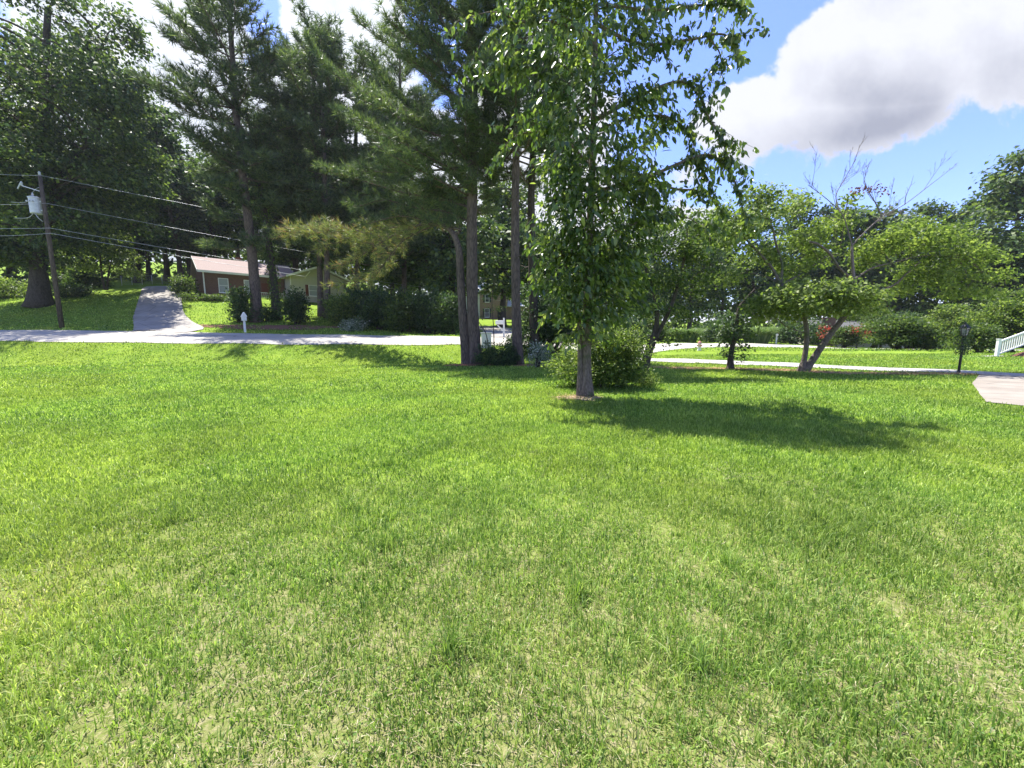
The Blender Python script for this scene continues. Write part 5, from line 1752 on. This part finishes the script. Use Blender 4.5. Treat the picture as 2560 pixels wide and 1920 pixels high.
# ------------------------------------------------------------------ street furniture
def utility_pole():
    b = G(155, 31.8)
    root = empty('utility_pole', b, 'wooden utility pole with a grey transformer can beside the street on the left', 'utility pole')
    H = float(P(101, 438, 31.8)[2] - b[2])
    tb = Tubes()
    tb.add([(0, 0, -.5), (0, 0, H * .5), (0, 0, H)], [.165, .14, .11], 14)
    tb.build('pole', M['wood_pole'], root)
    zt = float(P(108, 515, 31.8)[2] - b[2])
    t = MB()
    cx = -.55
    t.lathe([(.30, zt - .62), (.34, zt - .58), (.34, zt + .50), (.37, zt + .52), (.37, zt + .58), (.20, zt + .66)], cx, -.1, 18)
    tr_ = t.build('transformer', M['galv'], root)
    q = MB()
    q.lathe([(.05, zt + .66), (.085, zt + .70), (.05, zt + .75), (.085, zt + .80), (.05, zt + .85), (.03, zt + .95)], cx - .1, -.1, 10)
    q.build('bushing', M['galv'], tr_)
    for dx in (-.2, 0, .2):
        MB().box(cx + dx - .04, cx + dx + .04, -.50, -.36, zt + .2, zt + .28).build('terminal', M['galv'], tr_)
    for dz in (.3, -.35):
        MB().bar((cx + .3, -.05, zt + dz), (-.10, 0, zt + dz), .12, .09).build('bracket', M['galv'], root)
    za = float(P(103, 470, 31.8)[2] - b[2])
    f = MB()
    f.bar((-.1, -.05, za - .25), (-1.25, -.2, za + .1), .06, .06)
    f.lathe([(.05, za + .1), (.08, za + .16), (.05, za + .22), (.08, za + .28), (.04, za + .4)], -1.25, -.2, 8)
    f.bar((-1.25, -.2, za + .4), (-1.55, -.25, za - .15), .07, .05)
    f.build('fuse_cutout', M['galv'], root)
    m = MB()
    m.lathe([(.05, H), (.09, H + .06), (.06, H + .12), (.09, H + .18), (.04, H + .26)], 0, 0, 10)
    m.build('insulator', M['galv'], root)
    # meter loop and drip leads
    for pts, r in (([(cx - .3, -.2, zt + .3), (cx - .9, -.2, zt + .18), (cx - 1.6, -.3, zt + .2)], .022),
                   ([(cx, -.3, zt - .62), (cx - .5, -.3, zt - .95), (cx - 1.4, -.4, zt - 1.0)], .022),
                   ([(cx - .1, -.1, zt + .95), (cx + .2, -.1, zt + 1.2), (-.12, -.05, zt + 1.35)], .018),
                   ([(cx + .1, -.3, zt - .6), (cx + .3, -.3, zt - .95), (-.1, -.15, zt - 1.2)], .03)):
        lw = Tubes()
        lw.add(bez(pts, 10), r, 5)
        lw.build('lead', M['wire'], root)
    return root, b


utility_pole()
# two further poles along the line, largely hidden by the trees
for px, Yk, top, lab in ((1336, 60.0, 655, 'distant utility pole hidden behind the two right pines'), (2290, 84.0, 742, 'distant utility pole behind the shrubs on the right')):
    b = G(px, Yk)
    H = float(P(px, top, Yk)[2] - b[2])
    tb = Tubes()
    tb.add([(0, 0, -.5), (0, 0, H * .5), (0, 0, H)], [.18, .15, .12], 10)
    r_ = tb.build('utility_pole', M['wood_pole'])
    r_.location = tuple(b)
    prm(r_, lab, 'utility pole', 'utility poles along the line')


def wire(label, a, m, e, l, r=.016, sag=.4):
    tb = Tubes()
    pts = [np.asarray(p, float) for p in (l, a, m, e)]
    full = []
    for i in range(3):
        p, q = pts[i], pts[i + 1]
        t = np.linspace(0, 1, 24)[:-1 if i < 2 else None]
        c = p + (q - p) * t[:, None]
        c[:, 2] -= 4 * sag * (1.0 if i < 2 else .8) * t * (1 - t)
        full.append(c)
    c = np.concatenate(full)
    b = c[0].copy()
    tb.add(c - b, r, 5)
    o = tb.build('power_line', M['wire'])
    o.location = tuple(b)
    prm(o, label, 'wire', 'overhead wires')


YW = 31.7
for k, (yl, ya, ym, ye, lab) in enumerate([(372, 439, 660, 750, 'topmost overhead wire over the pole top'), (462, 508, 716, 774, 'overhead wire second from the top, at the transformer'),
                                           (512, 570, 750, 812, 'overhead wire third from the top, below the transformer'), (528, 583, 758, 818, 'lowest overhead wire of the line')]):
    ax_ = {0: 101, 1: 113, 2: 122, 3: 124}[k]
    wire(lab, P(ax_ + 2, ya, YW - .14), P(1336, ym, 59.9), P(2290, ye, 83.9), P(-520, yl, 26), .012 if k < 2 else .015, (.35, .5, .5, .7)[k])


def mailbox(label, px, Y, h, kind, group=None):
    b = G(px, Y)
    root = empty('mailbox', b, label, 'mailbox', group, math.atan2(-b[0], b[1]) + .15)
    MB().box(-.07, .07, -.07, .07, -.2, h - .3).build('post', M['white_paint'], root, bevel=.008)
    if kind == 'house':           # little house shaped box
        m = MB().box(-.14, .14, -.24, .24, h - .34, h - .02)
        m.build('box', M['white_paint'], root)
        MB().slab([(-.19, -.28, h - .03), (0, -.28, h + .32), (.19, -.28, h - .03)], (0, .56, 0)).build('roof', M['white_paint'], root)
    else:
        n = 9
        prof = [(-.12, 0), (.12, 0)] + [(.12 * math.cos(t), .12 + .11 * math.sin(t)) for t in np.linspace(0, math.pi, n)]
        MB().slab([(x, -.26, h - .30 + z) for x, z in prof], (0, .52, 0)).build('box', M['white_paint'], root)
        MB().box(.125, .14, -.1, -.06, h - .2, h + .05).box(.125, .14, -.06, .06, h - .02, h + .05).build('flag', M['red_plastic'], root)
    return root


mailbox('white mailbox on a post at the street edge before the brick ranch house', 613, 31.2, 1.25, 'house', 'white mailboxes')
mailbox('white mailbox beside the right ornamental grass clump', 1940, 44.6, 1.25, 'barrel', 'white mailboxes')


def sign_box():
    b = G(1216, 24.3)
    root = empty('planter_box', b, 'white box on the street edge seen between the pine trunks', 'box')
    MB().box(-.3, .3, -.2, .2, -.1, .85).build('body', M['white_paint'], root, bevel=.01)
    MB().box(-.34, .34, -.24, .24, .852, .90).build('lid', M['white_paint'], root, bevel=.01)
    b = G(1255, 31.0)
    root = empty('mailbox', b, 'white slanted mailbox post right of the white box between the pine trunks', 'mailbox', 'white mailboxes')
    MB().bar((.15, 0, -.1), (.15, 0, 1.5), .13, .13).bar((-.35, 0, .95), (.12, 0, .45), .1, .1).build('post', M['white_paint'], root)
    MB().box(-.5, .1, -.14, .14, 1.0, 1.3).build('box', M['white_paint'], root, bevel=.03)


sign_box()


def hydrant():
    b = G(1748, 31.5)
    root = empty('fire_hydrant', b, 'small white fire hydrant with a red cap on the far lawn', 'fire hydrant')
    s = 1.15
    MB().lathe([(.17, -.05), (.17, .05), (.115, .06), (.115, .52), (.15, .53), (.15, .57)], 0, 0, 14).build('barrel', M['hyd_white'], root, smooth=False)
    MB().lathe([(.145, .572), (.13, .66), (.08, .74), (.035, .76), (.035, .82)], 0, 0, 14).build('bonnet', M['hyd_red'], root)
    for sx in (-1, 1):
        MB().box(min(sx * .11, sx * .21), max(sx * .11, sx * .21), -.055, .055, .36, .47).build('outlet', M['hyd_red'], root, bevel=.02)
    MB().box(-.075, .075, -.21, -.105, .33, .48).build('pumper_outlet', M['hyd_red'], root, bevel=.02)


hydrant()


def lamp_post():
    b = G(2396, 15.3)
    root = empty('lamp_post', b, 'slim black lamp post on the lawn near the concrete driveway', 'lamp post')
    H = 1.42
    tb = Tubes()
    tb.add([(0, 0, -.2), (0, 0, .12)], .055, 12)
    tb.add([(0, 0, .12), (0, 0, H)], .04, 12)
    tb.build('post', M['black_metal'], root)
    MB().box(-.22, .22, -.015, .015, H - .28, H - .25).build('ladder_bar', M['black_metal'], root)
    l = MB()
    l.lathe([(.05, H), (.10, H + .03), (.10, H + .05)], 0, 0, 6)
    for k in range(6):
        a = k * math.pi / 3
        l.bar((.10 * math.cos(a), .10 * math.sin(a), H + .05), (.14 * math.cos(a), .14 * math.sin(a), H + .33), .014, .014)
    l.lathe([(.17, H + .33), (.17, H + .35), (.10, H + .44), (.03, H + .49), (.02, H + .56)], 0, 0, 6)
    ln = l.build('lantern', M['black_metal'], root)
    MB().lathe([(.085, H + .055), (.125, H + .325)], 0, 0, 6).build('glass', M['frosted'], ln)
    # ivy and sprouts climbing the post
    rng = np.random.default_rng(66)
    n = 620
    z = rng.uniform(.75, 1.85, n)
    a = rng.uniform(0, 6.28, n)
    r = np.abs(rng.normal(.08, .09, n)) + .04
    pos = np.stack([r * np.cos(a), r * np.sin(a), z], -1)
    link('vine', scatter('vine', *LEAF_QUAD, pos, rng.normal(0, 1, (n, 3)), rng.normal(0, .6, (n, 3)) + np.array((0, 0, 1.)), np.full(n, .07), np.full(n, .07)), M['leaf_dark'], root)


lamp_post()


def railing():
    a = G(2491, 23.2)
    b = a
    root = empty('railing', b, 'white wooden stair railing rising to the right edge of the picture', 'railing')
    d = np.array((1.0, .12))
    d /= np.linalg.norm(d)
    slope = .33
    n, step = 22, .155

    def at(s, z):
        return (d[0] * s, d[1] * s, z + slope * s)
    MB().box(-.07, .07, -.07, .07, -.15, 1.02).box(-.09, .09, -.09, .09, 1.023, 1.06).build('newel_post', M['white_paint'], root, bevel=.006)
    MB().bar(at(.07, .88), at(n * step, .88), .07, .09).build('top_rail', M['white_paint'], root)
    MB().bar(at(.07, .14), at(n * step, .14), .05, .07).build('bottom_rail', M['white_paint'], root)
    proto = None
    for k in range(n - 1):
        s = .07 + (k + .7) * step
        if proto is None:
            proto = MB().box(-.02, .02, -.02, .02, .18, .83).build('baluster', M['white_paint'], root)
            o = proto
        else:
            o = proto.copy()
            COL.objects.link(o)
            o.parent = root
        o.location = (d[0] * s, d[1] * s, slope * s)
    e = at(n * step + .06, 0)
    MB().box(e[0] - .07, e[0] + .07, e[1] - .07, e[1] + .07, e[2] - 1.2, e[2] + 1.02).build('newel_post', M['white_paint'], root, bevel=.006)
    ctr = (b[0] + 3.2, b[1] - .25)
    patch('mulch_bank', ctr, 2.6, .75, M['mulch'], .02, 12, mound=.55)


railing()
strip('path', [tuple(G(2425, 23.5)[:2]), tuple(G(2450, 23.6)[:2]), tuple(G(2480, 23.6)[:2]), tuple(G(2500, 23.6)[:2])], .8, M['path_concrete'], .03, cross=5)


def wire_fence():
    a, e = G(305, 54), G(455, 56)
    root = empty('wire_fence', a, 'low chain link fence across the head of the driveway', 'fence')
    L = e - a
    n = 6
    tb = Tubes()
    for k in range(n + 1):
        p = L * k / n
        X, Y = a[0] + p[0], a[1] + p[1]
        z = float(gz(X, Y)) - a[2]
        t = Tubes()
        t.add([(p[0], p[1], z - .2), (p[0], p[1], z + 1.25)], .035, 6)
        t.build('fence_post', M['galv'], root)
        for h in np.arange(.1, 1.25, .14):
            if k < n:
                q = L * (k + 1) / n
                z2 = float(gz(a[0] + q[0], a[1] + q[1])) - a[2]
                tb.add([(p[0], p[1], z + h), (q[0], q[1], z2 + h)], .008, 3, cap=False)
    tb.build('mesh', M['galv'], root)


wire_fence()


def haze():
    m = bpy.data.materials.new('haze')
    m.use_nodes = True
    T = NT(m.node_tree)
    T.n.clear()
    out = T.new('ShaderNodeOutputMaterial')
    v = T.new('ShaderNodeVolumePrincipled')
    v.inputs['Color'].default_value = (0.86, 0.93, 1.0, 1)
    v.inputs['Density'].default_value = 0.0002
    v.inputs['Anisotropy'].default_value = 0.2
    T.l.new(v.outputs[0], out.inputs['Volume'])
    o = MB().box(-245, 245, -70, 220, -3, 62).build('haze', m)
    prm(o, kind='stuff')


haze()
print('objects', len(bpy.data.objects))
